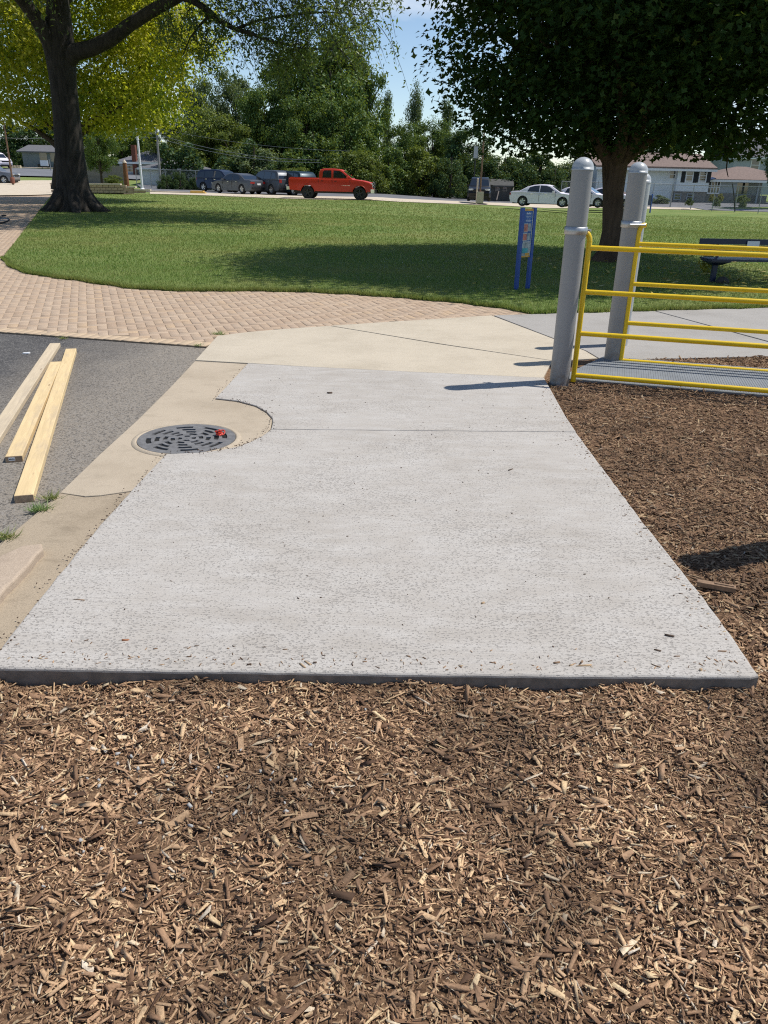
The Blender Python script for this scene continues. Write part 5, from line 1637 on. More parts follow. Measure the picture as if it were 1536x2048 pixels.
# small tree and shrubs by the planter
bg_tree(204, 235, 85, 365, 66, 'round2', 'leaf_a', "small tree with straight trunk behind the block wall planter", "small_tree", "tree", None)
bg_tree(229, 345, 44, 371, 62, 'bush1', 'leaf_c', "rounded green shrub on top of the block wall", "shrub", "shrub", None, depthscale=1.0)
for px_, t_, w_, b_, lb_ in ((335, 340, 40, 382, "vine clump nearest the white flagpole"), (362, 332, 44, 384, "tall vine clump before the garage's right half"), (392, 345, 42, 386, "vine clump beside the dark blue vehicle"), (418, 338, 40, 386, "vine clump just behind the dark blue vehicle's tail")):
    bg_tree(px_, t_, w_, b_, 77, 'bush2', 'leaf_d', lb_ + " on the chain fence", "vine_shrub", "shrub", "vine clumps along the left fence")
for px_, t_, w_, b_, lf_, lb_ in ((1378, 392, 17, 411, 'leaf_b', "small grey shrub below the basement windows"), (1431, 391, 20, 413, 'leaf_b', "small grey shrub before the golden pair"), (1485, 392, 18, 415, 'leaf_b', "small grey shrub right of the thin dark post"),
                                 (1423, 384, 14, 403, 'leaf_y2', "left of the two golden shrubs below the bay window"), (1439, 383, 14, 403, 'leaf_y2', "right of the two golden shrubs below the bay window"), (1484, 386, 30, 404, 'leaf_c', "wide olive shrub at the house's right wing"), (1318, 385, 40, 408, 'leaf_b', "loose grey bush at the white wall behind the blue board")):
    bg_tree(px_, t_, w_, b_, 73 if b_ > 408 else 79, 'bush1', lf_, lb_, "garden_shrub", "shrub", "garden shrubs before the white house")

# ================================================================== VEHICLES
def arch(cx_, r, z0, n=9):
    """points of a wheel arch going towards -x seen along the sill (right to left)"""
    a0 = math.asin(max(-1, min(1, (z0 - r * .95) / r))) if False else 0.0
    return [(cx_ + r * math.cos(a), z0 + r * math.sin(a) * 1.0) for a in np.linspace(0.05, math.pi - 0.05, n)]

def side_solid(prof, wdt, bev, taper=None, zmin=-9):
    """extrude a side profile (x,z) across the width; taper(z) pulls the flanks in"""
    bm = bmesh.new()
    vs = [bm.verts.new((p[0], -wdt / 2, p[1])) for p in prof]
    f = bm.faces.new(vs)
    r = bmesh.ops.extrude_face_region(bm, geom=[f])
    nvs = [q for q in r['geom'] if isinstance(q, bmesh.types.BMVert)]
    bmesh.ops.translate(bm, verts=nvs, vec=(0, wdt, 0))
    if taper:
        for q in bm.verts: q.co.y *= taper(q.co.z, q.co.x)
    bmesh.ops.recalc_face_normals(bm, faces=bm.faces)
    if bev:
        ed = [e for e in bm.edges if abs(abs(e.verts[0].co.y) - abs(e.verts[1].co.y)) < wdt * .2 and e.verts[0].co.y * e.verts[1].co.y > 0 and min(e.verts[0].co.z, e.verts[1].co.z) > zmin]
        bmesh.ops.bevel(bm, geom=ed, offset=bev, segments=2, profile=0.5, affect='EDGES', clamp_overlap=True)
    for f in bm.faces: f.smooth = True
    return bm
def bm_obj(bm, name, m, parent):
    me = bpy.data.meshes.new(name); bm.to_mesh(me); bm.free()
    me.set_sharp_from_angle(angle=R(32))
    return link(name, me, m, parent, True)

def wheel(e, x, y, r, rimm, wdt=0.22):
    s = 1 if y > 0 else -1
    mb = MB()
    mb.lathe([(r * .62, -wdt / 2), (r * .93, -wdt / 2), (r, -wdt / 2 + .03), (r, wdt / 2 - .03), (r * .93, wdt / 2), (r * .62, wdt / 2)], n=24, axis='Y')
    o = mb.build("wheel", M['tyre'], e, True); o.location = (x, y, r)
    mb = MB()
    fy = s * (wdt / 2 - .02)
    mb.lathe([(r * .64, fy - s * .03), (r * .66, fy + s * .015), (r * .58, fy), (r * .56, fy - s * .05), (0.0, fy - s * .05)], n=24, axis='Y')
    for k in range(5):
        a = 2 * math.pi * k / 5 + .3
        mb.box((0, 0, 0), (r * .58, .03, r * .15), M=Matrix.Translation((math.cos(a) * r * .30, fy - s * .01, math.sin(a) * r * .30)) @ Matrix.Rotation(-a, 4, 'Y'))
    mb.lathe([(0, fy + s * .012), (r * .14, fy + s * .008), (r * .15, fy - s * .05)], n=12, axis='Y')
    mb.build("rim", rimm, o, True)
    return o

def panel(e, name, pts, m, out=0.006, thick=0.012):
    """a flat panel from 3-D points (planar-ish), pushed outwards a little"""
    P_ = [Vector(p) for p in pts]
    n = Vector((0, 0, 0))
    for i_ in range(len(P_)):
        a, b = P_[i_], P_[(i_ + 1) % len(P_)]
        n += a.cross(b)
    n.normalize()
    mb = MB(); k = len(P_)
    vs = [p + n * out for p in P_] + [p - n * thick for p in P_]
    mb.add(vs, [tuple(range(k)), tuple(reversed(range(k, 2 * k)))] + [((i_ + 1) % k, i_, i_ + k, (i_ + 1) % k + k) for i_ in range(k)])
    return mb.build(name, m, e, True)

def car(name, label, cat, pos, heading, pm_, st, rimm=None, group=None):
    """x forward; st: geometry of the style"""
    e = empty(name, pos, label, cat, rz=heading, group=group)
    rimm = rimm or M['rim']
    Wd = st['W']; wr = st['wr']; xa, xb = st['ax']; zs = st['sill']
    prof = list(st['top'])                       # rear bottom -> over the top -> front bottom, in order of travel
    bot = []
    ar = wr + 0.045
    for cx_ in (xb, xa):
        bot += [(cx_ + ar * math.cos(a), wr + ar * math.sin(a)) for a in np.linspace(-0.25, math.pi + 0.25, 11) if wr + ar * math.sin(a) > zs + .005] if True else []
    lo = [(prof[-1][0], zs + .05)] if prof[-1][1] > zs + .06 else []
    full = prof + lo + [(xb + ar * 1.02, zs)] + bot[:len(bot) // 2] + [(xb - ar * 1.02, zs), (xa + ar * 1.02, zs)] + bot[len(bot) // 2:] + [(xa - ar * 1.02, zs)]
    belt = st['belt']
    tb = lambda z, x: (1.0 - 0.10 * max(0, (z - .75)) / .4 - 0.05 * max(0, .45 - z) / .3) * (1 - 0.16 * max(0, abs(x - st['L'] / 2) / (st['L'] / 2) - .78) / .22)
    bm_obj(side_solid(full, Wd, .05, tb, wr + ar + .01), "body", pm_, e)
    # dark underbody and arch liners
    mb = MB(); mb.box2((0.25, -Wd / 2 + .16, .17), (st['L'] - .25, Wd / 2 - .16, min(.62, belt - .2))); mb.build("underbody", M['trim'], e, True)
    cab = st['cab']; cw = Wd * (tb(belt, st['L'] / 2)) * .985; ti = st.get('tumble', .24)
    hc = max(p[1] for p in cab) - belt
    tc_ = lambda z, x: 1.0 - ti * max(0, z - belt + .02) / (hc + .02)
    bm_obj(side_solid(cab, cw, .05, tc_), "cabin", pm_, e)
    yside = lambda z: cw / 2 * tc_(z, 0)
    for win in st['win']:
        for s in (-1, 1):
            pts = [(x, s * yside(z), z) for x, z in win]
            if s > 0: pts = pts[::-1]
            nrm = sum((Vector(pts[i_]).cross(Vector(pts[(i_ + 1) % len(pts)])) for i_ in range(len(pts))), Vector())
            if nrm.y * s < 0: pts = pts[::-1]
            panel(e, "side_window", pts, M['glass'])
    for nm, (xa_, za_, xb_, zb_) in (("windshield", st['ws']), ("rear_window", st['rw'])):
        ya, yb_ = yside(za_) - .07, yside(zb_) - .07
        pts = [(xa_, -ya, za_), (xa_, ya, za_), (xb_, yb_, zb_), (xb_, -yb_, zb_)]
        nrm = sum((Vector(pts[i_]).cross(Vector(pts[(i_ + 1) % 4])) for i_ in range(4)), Vector())
        if nrm.z < 0: pts = pts[::-1]
        panel(e, nm, pts, M['glass'], .012)
    for x in (xa, xb):
        for s in (-1, 1): wheel(e, x, s * (Wd / 2 - .125), wr, rimm)
    Lc = st['L']
    for s in (-1, 1):
        zt_ = st['tail_z']; zh = st['head_z']
        mb = MB(); mb.box((0.06, s * (Wd * .42 - .16), zt_), (.16, .34 if st.get('wide_tail') else .20, st.get('tail_h', .14)), rz=-s * .25); mb.build("taillight", M['tail'], e, True)
        mb = MB(); mb.box((Lc - .14, s * (Wd * .42 - .15), zh), (.26, .30, .12), rz=-s * .38); mb.build("headlight", M['lampw'], e, True)
        mb = MB(); mb.box((st['mirror'], s * (cw / 2 + .09), belt + .07), (.13, .17, .12)); mb.build("mirror", pm_, e, True)
        for hx in st['handles']:
            mb = MB(); mb.box((hx, s * (Wd / 2 * tb(belt - .1, Lc / 2) + .004), belt - .10), (.18, .03, .028)); mb.build("door_handle", st.get('hm', M['chrome']), e, True)
        for dx in st['seams']:
            mb = MB(); mb.box((dx, s * (Wd / 2 * tb(.75, Lc / 2) - .012), (belt + zs) / 2 + .05), (.012, .03, belt - zs - .15)); mb.build("door_seam", M['trim'], e, True)
    mb = MB(); mb.box((Lc - .035, 0, st['head_z'] - .10), (.08, Wd * .52, .15)); mb.build("grille", M['trim'], e, True)
    mb = MB(); mb.box((0.02, 0, st.get('plate_z', .70)), (.05, .34, .13)); mb.build("number_plate", M['white'], e, True)
    mb = MB(); mb.box((0.06, 0, .40), (.12, Wd * .74, .14)); mb.box((Lc - .07, 0, .34), (.10, Wd * .72, .13)); mb.build("bumper", st.get('bm', M['trim']), e, True)
    return e

SEDAN = dict(L=4.85, W=1.84, wr=.335, ax=(1.0, 3.83), sill=.22, belt=.94,
             top=[(.10, .26), (.02, .50), (.0, .72), (.06, .92), (.20, .985), (.75, 1.0), (1.6, .965), (3.2, .945), (3.62, .94), (4.25, .86), (4.62, .76), (4.80, .62), (4.85, .45), (4.80, .27)],
             cab=[(.62, .96), (1.25, 1.30), (1.70, 1.42), (2.15, 1.465), (2.6, 1.455), (2.95, 1.38), (3.72, .92)],
             win=[[(1.28, .985), (1.42, 1.26), (1.75, 1.36), (2.12, 1.395), (2.12, .97)], [(2.18, .965), (2.18, 1.395), (2.58, 1.385), (2.85, 1.31), (3.38, .955)]],
             ws=(3.58, .995, 2.98, 1.37), rw=(.74, 1.02, 1.24, 1.295), tail_z=.80, head_z=.68, mirror=3.15, handles=(1.62, 2.62), seams=(2.15, 3.3), wide_tail=True)
SUVS = dict(L=4.60, W=1.86, wr=.365, ax=(.88, 3.66), sill=.27, belt=1.08, tumble=.20,
            top=[(.12, .33), (.03, .50), (.0, .80), (.04, 1.08), (1.0, 1.10), (3.1, 1.09), (3.5, 1.07), (4.20, 1.0), (4.50, .88), (4.60, .60), (4.54, .33)],
            cab=[(.05, 1.06), (.22, 1.52), (.42, 1.68), (.9, 1.735), (2.0, 1.75), (2.55, 1.70), (2.85, 1.60), (3.50, 1.06)],
            win=[[(.35, 1.15), (.52, 1.52), (.98, 1.60), (.98, 1.14)], [(1.06, 1.14), (1.06, 1.60), (1.92, 1.63), (1.92, 1.125)], [(1.99, 1.125), (1.99, 1.63), (2.50, 1.60), (2.74, 1.52), (3.20, 1.115)]],
            ws=(3.40, 1.13, 2.90, 1.56), rw=(.09, 1.16, .24, 1.52), tail_z=.98, head_z=.86, mirror=2.98, handles=(1.20, 2.14), seams=(1.96, 3.1, 1.02), tail_h=.24)
HATCH = dict(SUVS); HATCH.update(L=4.4)

g = GT(481, 389, 90)
def at_car(px, py, y): 
    q = AtY(px, py, y); return (float(q[0]), y, float(q[2]))
def ctr_place(px, py, y, L, hd):
    """origin so that the middle of the car stands at the pixel"""
    q = AtY(px, py, y); return (float(q[0] - math.cos(hd) * L / 2), float(y - math.sin(hd) * L / 2), float(q[2]))
G_L = "cars parked at the left of the lot"
G_R = "white cars parked at the right of the lot"
h_ = R(-28); car("parked_suv", "dark blue boxy vehicle half hidden behind the grey sedan", "suv", ctr_place(447, 383.5, 72.5, 4.6, h_), h_, M['p_blue'], SUVS, group=G_L)
h_ = R(140); car("parked_car", "grey sedan seen from its rear corner with red tail lights", "car", ctr_place(478, 386.5, 66.5, 4.85, h_), h_, M['p_grey'], SEDAN, group=G_L)
h_ = R(133); car("parked_suv", "slate grey squarish vehicle between the grey sedan and the red pickup", "suv", ctr_place(541, 388.5, 66.5, 4.6, h_), h_, M['p_slate'], SUVS, group=G_L)
h_ = R(133); car("parked_car", "dark teal car mostly hidden behind the red pickup's tail", "car", ctr_place(582, 390.5, 66.0, 4.85, h_), h_, M['p_teal'], SUVS, group=G_L)
h_ = R(-20); car("parked_car", "nearest white sedan, all of it visible left of the grey post", "car", ctr_place(1088, 413.0, 60.5, 4.85, h_), h_, M['p_white'], SEDAN, group=G_R)
h_ = R(-25); car("parked_car", "middle white sedan, partly behind the nearer grey post", "car", ctr_place(1162, 413.5, 64.0, 4.85, h_), h_, M['p_white'], SEDAN, group=G_R)
h_ = R(-25); car("parked_car", "farthest white sedan, nose poking out beyond the maple trunk", "car", ctr_place(1219, 414.5, 67.0, 4.85, h_), h_, M['p_white'], SEDAN, group=G_R)
h_ = R(-97); car("parked_suv", "black vehicle facing us behind the brown light pole", "suv", ctr_place(958, 401.5, 68, 4.6, h_), h_, M['p_black'], SUVS)
h_ = R(4); car("parked_suv", "silver and dark vehicle cut by the picture's left edge, by the leaning pole", "suv", ctr_place(-13, 367.5, 80, 4.6, h_), h_, M['p_silver'], SUVS)
h_ = R(-40); car("parked_van", "small white vehicle far up the street at the left edge", "van", ctr_place(-4, 336, 104, 4.6, h_), h_, M['p_white'], SUVS)

# ---- red pickup
def pickup():
    hd = R(-4)
    q = ctr_place(667, 398.2, 57.5, 5.8, hd)
    e = empty("pickup_truck", q, "bright red crew cab pickup with black wheels at the lawn's far edge", "pickup truck", rz=hd)
    pm_ = M['p_red']; wr = .405; ar = .47; xa, xb = 1.28, 4.78; zs = .50; Wd = 2.0
    ap = lambda cx_: [(cx_ + ar * math.cos(a), wr + .02 + ar * math.sin(a)) for a in np.linspace(.18, math.pi - .18, 10)]
    tb = lambda z, x: (1.0 - .05 * max(0, z - .9) / .35 - .04 * max(0, .7 - z) / .2) * (1 - .10 * max(0, x - 5.1) / .7)
    prof = [(.06, zs + .06), (.03, .80), (.03, 1.26), (.10, 1.30), (1.98, 1.30), (2.02, 1.28), (4.0, 1.27), (4.35, 1.27), (5.0, 1.20), (5.45, 1.10), (5.62, .98), (5.66, .60), (5.60, zs + .04)]
    full = prof + ap(xb) + [(xb - ar * 1.02, zs), (xa + ar * 1.02, zs)] + ap(xa)
    full = [p for p in full]
    bm = side_solid(full, Wd, .06, tb, wr + ar + .04); bm_obj(bm, "body", pm_, e)
    # open load bed, shown as its dark floor sunk below the rails
    mb = MB(); mb.box2((.14, -.80, 1.302), (1.93, .80, 1.306)); mb.build("bed_floor", M['trim'], e, True)
    mb = MB(); mb.box2((.0, -.84, 1.306), (.1, .84, 1.335)); mb.box2((.1, -.90, 1.303), (1.95, -.83, 1.335)); mb.box2((.1, .83, 1.303), (1.95, .90, 1.335)); mb.build("bed_rail", pm_, e, True)
    cab = [(2.03, 1.24), (2.06, 1.70), (2.16, 1.85), (2.40, 1.90), (3.00, 1.91), (3.45, 1.87), (3.62, 1.80), (4.36, 1.25)]
    cw = 1.84; tc_ = lambda z, x: 1 - .18 * max(0, z - 1.24) / .66
    bm_obj(side_solid(cab, cw, .05, tc_), "cabin", pm_, e)
    ys_ = lambda z: cw / 2 * tc_(z, 0)
    for win in ([(2.28, 1.34), (2.32, 1.72), (2.40, 1.79), (2.88, 1.80), (2.88, 1.34)], [(3.02, 1.34), (3.02, 1.80), (3.42, 1.775), (3.60, 1.70), (4.02, 1.34)]):
        for s in (-1, 1):
            pts = [(x, s * ys_(z), z) for x, z in win]
            nrm = sum((Vector(pts[i_]).cross(Vector(pts[(i_ + 1) % len(pts)])) for i_ in range(len(pts))), Vector())
            if nrm.y * s < 0: pts = pts[::-1]
            panel(e, "side_window", pts, M['glass'])
    ws = [(4.26, -ys_(1.33) + .08, 1.33), (4.26, ys_(1.33) - .08, 1.33), (3.66, ys_(1.77) - .08, 1.77), (3.66, -ys_(1.77) + .08, 1.77)]
    panel(e, "windshield", ws, M['glass'], .014)
    panel(e, "rear_window", [(2.035, .62, 1.40), (2.035, -.62, 1.40), (2.06, -.60, 1.72), (2.06, .60, 1.72)][::-1], M['glass'], .014)
    for x in (xa, xb):
        for s in (-1, 1): wheel(e, x, s * (Wd / 2 - .15), wr, M['rimdark'], .27)
    for s in (-1, 1):
        for x in (xa, xb):
            mb = MB(); pts = [(x + (ar + .02) * math.cos(a), s * (Wd / 2 * .985), wr + .02 + (ar + .02) * math.sin(a)) for a in np.linspace(.12, math.pi - .12, 14)]
            mb.tube(pts, .030, 6); mb.build("fender_flare", pm_, e, True)
        mb = MB(); mb.box((3.97, s * (cw / 2 + .16), 1.43), (.10, .20, .24)); mb.build("mirror", pm_, e, True)
        for hx in (2.28, 3.16):
            mb = MB(); mb.box((hx, s * (Wd / 2 * .965), 1.14), (.18, .035, .035)); mb.build("door_handle", M['trim'], e, True)
        for dx in (2.01, 2.95, 4.15):
            mb = MB(); mb.box((dx, s * (Wd / 2 * .978 - .012), .91), (.016, .03, .66)); mb.build("door_seam", M['trim'], e, True)
        mb = MB()
        for k, hgt in enumerate((.05, .06, .045, .06, .05, .055, .06)): mb.box((3.62 + .082 * k, s * (Wd / 2 * .992), .86), (.055, .012, hgt))
        mb.build("door_badge", M['chrome'], e, True)
        mb = MB(); mb.box((5.53, s * .74, .93), (.22, .30, .26), rz=-s * .25); mb.build("headlight", M['lampw'], e, True)
        mb = MB(); mb.box((.05, s * .90, 1.02), (.10, .12, .42)); mb.build("taillight", M['tail'], e, True)
    mb = MB(); mb.box((5.66, 0, .92), (.08, 1.10, .40)); mb.build("grille", M['trim'], e, True)
    mb = MB(); mb.box((5.70, 0, .92), (.03, 1.16, .05)); mb.box((5.70, 0, .92), (.03, .05, .42)); mb.box((5.695, 0, 1.13), (.03, 1.2, .05)); mb.build("grille_bar", M['chrome'], e, True)
    mb = MB(); mb.box((5.66, 0, .56), (.24, 1.86, .24)); mb.box((-.06, 0, .66), (.20, 1.84, .20)); mb.build("bumper", M['chrome'], e, True)
    mb = MB(); mb.box2((.3, -.7, .38), (5.3, .7, .58)); mb.build("underbody", M['trim'], e, True)
    mb = MB(); mb.box2((.0, -.80, .82), (.028, .80, 1.24)); mb.build("tailgate", pm_, e, True)
pickup()

# ================================================================== BUILDINGS
def win(e, x, y, z0, w_, h, shut=False, wm=None):
    """sash window on a wall that faces -y (local)"""
    mb = MB()
    t = .08
    mb.box2((x - w_ / 2, y - .05, z0), (x - w_ / 2 + t, y, z0 + h)); mb.box2((x + w_ / 2 - t, y - .05, z0), (x + w_ / 2, y, z0 + h))
    mb.box2((x - w_ / 2 + t, y - .05, z0), (x + w_ / 2 - t, y, z0 + t)); mb.box2((x - w_ / 2 + t, y - .05, z0 + h - t), (x + w_ / 2 - t, y, z0 + h))
    mb.box2((x - w_ / 2 + t, y - .045, z0 + h / 2 - .03), (x + w_ / 2 - t, y - .003, z0 + h / 2 + .03))
    f = mb.build("window", wm or M['white'], e, True)
    for a, b in ((z0 + t, z0 + h / 2 - .03), (z0 + h / 2 + .03, z0 + h - t)):
        mb = MB(); mb.box2((x - w_ / 2 + t, y - .02, a), (x + w_ / 2 - t, y - .004, b)); mb.build("pane", M['winglass'], f, True)
    if shut:
        for s in (-1, 1):
            mb = MB(); c = x + s * (w_ / 2 + .23)
            mb.box2((c - .19, y - .04, z0 - .03), (c + .19, y - .002, z0 + h + .03))
            for k in range(9): mb.box((c, y - .045, z0 + .08 + k * (h - .16) / 8), (.30, .02, .07))
            mb.build("shutter", M['shutter'], e, True)
def gable(mb, x0, x1, y0, y1, ze, zr, over=.35, th=.14):
    """ridge along x"""
    ym = (y0 + y1) / 2
    sl = (zr - ze) / (ym - y0)
    for s, ya in ((-1, y0), (1, y1)):
        a = Vector((x0 - over, ya + s * over, ze - sl * over)); b = Vector((x1 + over, ya + s * over, ze - sl * over)); c = Vector((x1 + over, ym, zr)); d = Vector((x0 - over, ym, zr))
        up_ = Vector((0, 0, th))
        mb.add([a, b, c, d, a + up_, b + up_, c + up_, d + up_], [(3, 2, 1, 0) if s < 0 else (0, 1, 2, 3), (4, 5, 6, 7) if s < 0 else (7, 6, 5, 4), (0, 1, 5, 4), (2, 3, 7, 6), (0, 4, 7, 3), (1, 2, 6, 5)])
def hip(mb, x0, x1, y0, y1, ze, zr, over=.4, th=.12):
    X0, X1, Y0, Y1 = x0 - over, x1 + over, y0 - over, y1 + over
    run = (Y1 - Y0) / 2; ym = (Y0 + Y1) / 2
    a = min(run, (X1 - X0) / 2 - .05)
    vs = [(X0, Y0, ze), (X1, Y0, ze), (X1, Y1, ze), (X0, Y1, ze), (X0 + a, ym, zr), (X1 - a, ym, zr), (X0, Y0, ze + th), (X1, Y0, ze + th), (X1, Y1, ze + th), (X0, Y1, ze + th), (X0 + a, ym, zr + th), (X1 - a, ym, zr + th)]
    mb.add(vs, [(0, 3, 2, 1), (6, 7, 11, 10), (8, 9, 10, 11), (7, 8, 11), (9, 6, 10), (0, 1, 7, 6), (1, 2, 8, 7), (2, 3, 9, 8), (3, 0, 6, 9)])
def fascia(mb, x0, x1, y, z, h=.18):
    mb.box2((x0, y - .05, z - h), (x1, y, z))

# white split-level house
HY = 83.0
b0 = AtY(1300, 403, HY)
e = empty("white_house", (b0[0], HY, b0[2]), "white split level house with brown roof and black shutters behind the maple", "house", rz=R(1.5))
zb = b0[2]
def hx(px, py=360): return float(AtY(px, py, HY)[0] - b0[0])
def hz(px, py): return float(AtY(px, py, HY)[2] - zb)
x0, xm, x1, x2 = hx(1192), hx(1350), hx(1415), hx(1552)
ze = hz(1300, 333.5); zr = hz(1300, 306)
mb = MB(); mb.box2((x0, 0, -.6), (xm, 8, ze)); mb.build("wall", M['siding'], e, True)
mb = MB()
for k in range(int(ze / .22)): mb.box2((x0 - .004, -.022, .15 + k * .22), (xm - .55, -.001, .15 + k * .22 + .03))
tag(mb.build("clapboard", M['siding'], e, True), kind='stuff')
zf = hz(1380, 383)
mb = MB(); mb.box2((xm + .005, -.55, zf), (x1, 8, ze)); mb.build("bay_wall", M['siding'], e, True)
mb = MB()
for k in range(int((ze - zf) / .22)): mb.box2((xm + .008, -.572, zf + .1 + k * .22), (x1 - .003, -.551, zf + .13 + k * .22))
tag(mb.build("clapboard", M['siding'], e, True), kind='stuff')
mb = MB(); mb.box2((xm + .01, -.30, -.6), (x1 - .01, 7.5, zf - .003)); mb.build("foundation", M['stone'], e, True)
mb = MB(); gable(mb, x0, x1, -.55, 8.2, ze, zr, .45); mb.build("roof", M['roof_brown'], e, True)
mb = MB(); fascia(mb, x0 - .45, x1 + .45, -1.02, ze - .14, .2); mb.build("gutter", M['white'], e, True)
for px_, w_, yy_ in ((1209, .62, 0.), (1343.5, .66, 0.)): win(e, hx(px_), yy_, hz(px_, 358), w_, hz(px_, 339) - hz(px_, 358))
for px_ in (1374, 1401): win(e, hx(px_), -.55, hz(px_, 364.5), .74, hz(px_, 338.5) - hz(px_, 364.5), True)
for px_ in (1358, 1384): win(e, hx(px_), -.30, hz(px_, 400), .72, hz(px_, 387) - hz(px_, 400), False, M['siding_grey'])
# lower right wing
ze2, zr2 = hz(1480, 361.5), hz(1480, 334)
mb = MB(); mb.box2((x1 + .01, .4, -.6), (hx(1482), 8, ze2)); mb.box2((hx(1482) + .003, 2.4, -.6), (x2, 8, ze2)); mb.box2((hx(1527), .6, -.5), (hx(1530), .8, ze2)); mb.build("wing_wall", M['siding_grey'], e, True)
mb = MB(); mb.box2((x1 + .02, .33, -.6), (hx(1482) - .02, .395, hz(1450, 386))); mb.box2((hx(1482), .9, -.6), (x2, 1.1, hz(1500, 391))); mb.build("wing_foundation", M['stone'], e, True)
mb = MB(); hip(mb, x1 + .5, x2 + 3, .3, 8.4, ze2, zr2, .45); mb.build("wing_roof", M['roof_brown'], e, True)
mb = MB(); fascia(mb, x1 + .06, x2 + 3.4, -.16, ze2 + .06, .2); mb.build("wing_gutter", M['white'], e, True)
bx0, bx1 = hx(1421), hx(1446)
mb = MB(); zA, zB = hz(1430, 385.5), hz(1430, 364)
mb.box2((bx0, .18, zA - .12), (bx1, .39, zA)); mb.box2((bx0, .18, zB), (bx1, .39, zB + .1))
for k in range(5): xk = bx0 + (bx1 - bx0 - .07) * k / 4; mb.box2((xk, .2, zA + .002), (xk + .07, .38, zB - .002))
mb.box2((bx0 + .075, .22, (zA + zB) / 2 - .03), (bx1 - .075, .36, (zA + zB) / 2 + .03))
f = mb.build("bay_window", M['white'], e, True)
for k in range(4):
    xk = bx0 + (bx1 - bx0 - .07) * k / 4 + .075; mb = MB(); mb.box2((xk, .26, zA + .01), (xk + (bx1 - bx0) / 4 - .10, .30, zB - .01)); mb.build("pane", M['winglass'], f, True)
mb = MB(); mb.box2((hx(1488), 2.36, hz(1500, 389)), (hx(1523), 2.395, hz(1500, 366))); mb.build("porch_screen", M['winglass'], e, True)
mb = MB(); mb.add([(bx0 - .5, -.6, zB + .12), (bx0 + .35, -.6, zB + .35), (bx0 + .35, .38, zB + .45), (bx0 - .5, .38, zB + .2), (bx0 - .5, -.6, zB + .06), (bx0 + .35, -.6, zB + .29), (bx0 + .35, .38, zB + .39), (bx0 - .5, .38, zB + .14)],
                 [(0, 1, 2, 3), (7, 6, 5, 4), (0, 4, 5, 1), (1, 5, 6, 2), (2, 6, 7, 3), (3, 7, 4, 0)]); mb.build("awning", M['navy'], e, True)

# grey house beyond at the right edge
b1 = AtY(1500, 370, 98.0)
e = empty("grey_house", (b1[0], 98.0, b1[2]), "pale grey gabled house beyond the white one at the right edge", "house", rz=R(-4))
Z = lambda py: float(AtY(1500, py, 98)[2] - b1[2]); Xp = lambda px: float(AtY(px, 340, 98)[0] - b1[0])
mb = MB(); mb.box2((Xp(1466), 0, -1), (Xp(1580), 9, Z(312))); mb.build("wall", M['siding_grey'], e, True)
mb = MB(); gable(mb, Xp(1466), Xp(1580), 0, 9, Z(312), Z(268), .4); mb.build("roof", M['roof_grey'], e, True)
mb = MB(); fascia(mb, Xp(1460), Xp(1590), -.42, Z(312) - .1, .22); mb.build("gutter", M['white'], e, True)
win(e, Xp(1508), 0, Z(343), 1.0, Z(317) - Z(343))

# white garage and the house with a chimney
GY = 84.0
b2 = AtY(300, 377, GY)
e = empty("white_garage", (b2[0], GY, b2[2]), "low white garage with grey hipped roof behind the flagpole", "garage", rz=R(4))
X2 = lambda px: float(AtY(px, 350, GY)[0] - b2[0]); Z2 = lambda py: float(AtY(330, py, GY)[2] - b2[2])
mb = MB(); mb.box2((X2(284), 0, -.8), (X2(412), 7, Z2(340))); mb.build("wall", M['siding'], e, True)
mb = MB(); hip(mb, X2(284), X2(412), 0, 7, Z2(339), Z2(318), .35); mb.build("roof", M['roof_grey'], e, True)
mb = MB(); fascia(mb, X2(284) - .36, X2(412) + .36, -.36, Z2(339) + .11, .17); mb.build("fascia", M['white'], e, True)
mb = MB(); mb.box((X2(359), 1.6, Z2(322.5)), (.35, .35, .25)); mb.build("roof_vent", M['white'], e, True)
mb = MB(); mb.box2((X2(300), -.03, Z2(374)), (X2(307), -.003, Z2(370))); mb.build("crawl_vent", M['trim'], e, True)
b3 = AtY(270, 365, 97.0)
e = empty("chimney_house", (b3[0], 97.0, b3[2]), "pale blue house with grey roof and red brick chimney behind the garage", "house", rz=R(2))
X3 = lambda px: float(AtY(px, 340, 97)[0] - b3[0]); Z3 = lambda py: float(AtY(270, py, 97)[2] - b3[2])
mb = MB(); mb.box2((X3(240), 0, -1.5), (X3(335), 9, Z3(327))); mb.build("wall", M['siding_grey'], e, True)
mb = MB(); hip(mb, X3(240), X3(335), 0, 9, Z3(326), Z3(299), .5); rf = mb.build("roof", M['roof_grey'], e, True)
mb = MB(); mb.box2((X3(268), -.45, -1), (X3(276), .25, Z3(290))); mb.build("chimney", M['redbrick'], e, True)
mb = MB(); fascia(mb, X3(240) - .5, X3(335) + .5, -.52, Z3(326) + .1, .2); mb.build("fascia", M['white'], e, True)
win(e, X3(258), 0, Z3(345), 1.1, Z3(331) - Z3(345)); win(e, X3(290), 0, Z3(345), 1.1, Z3(331) - Z3(345))

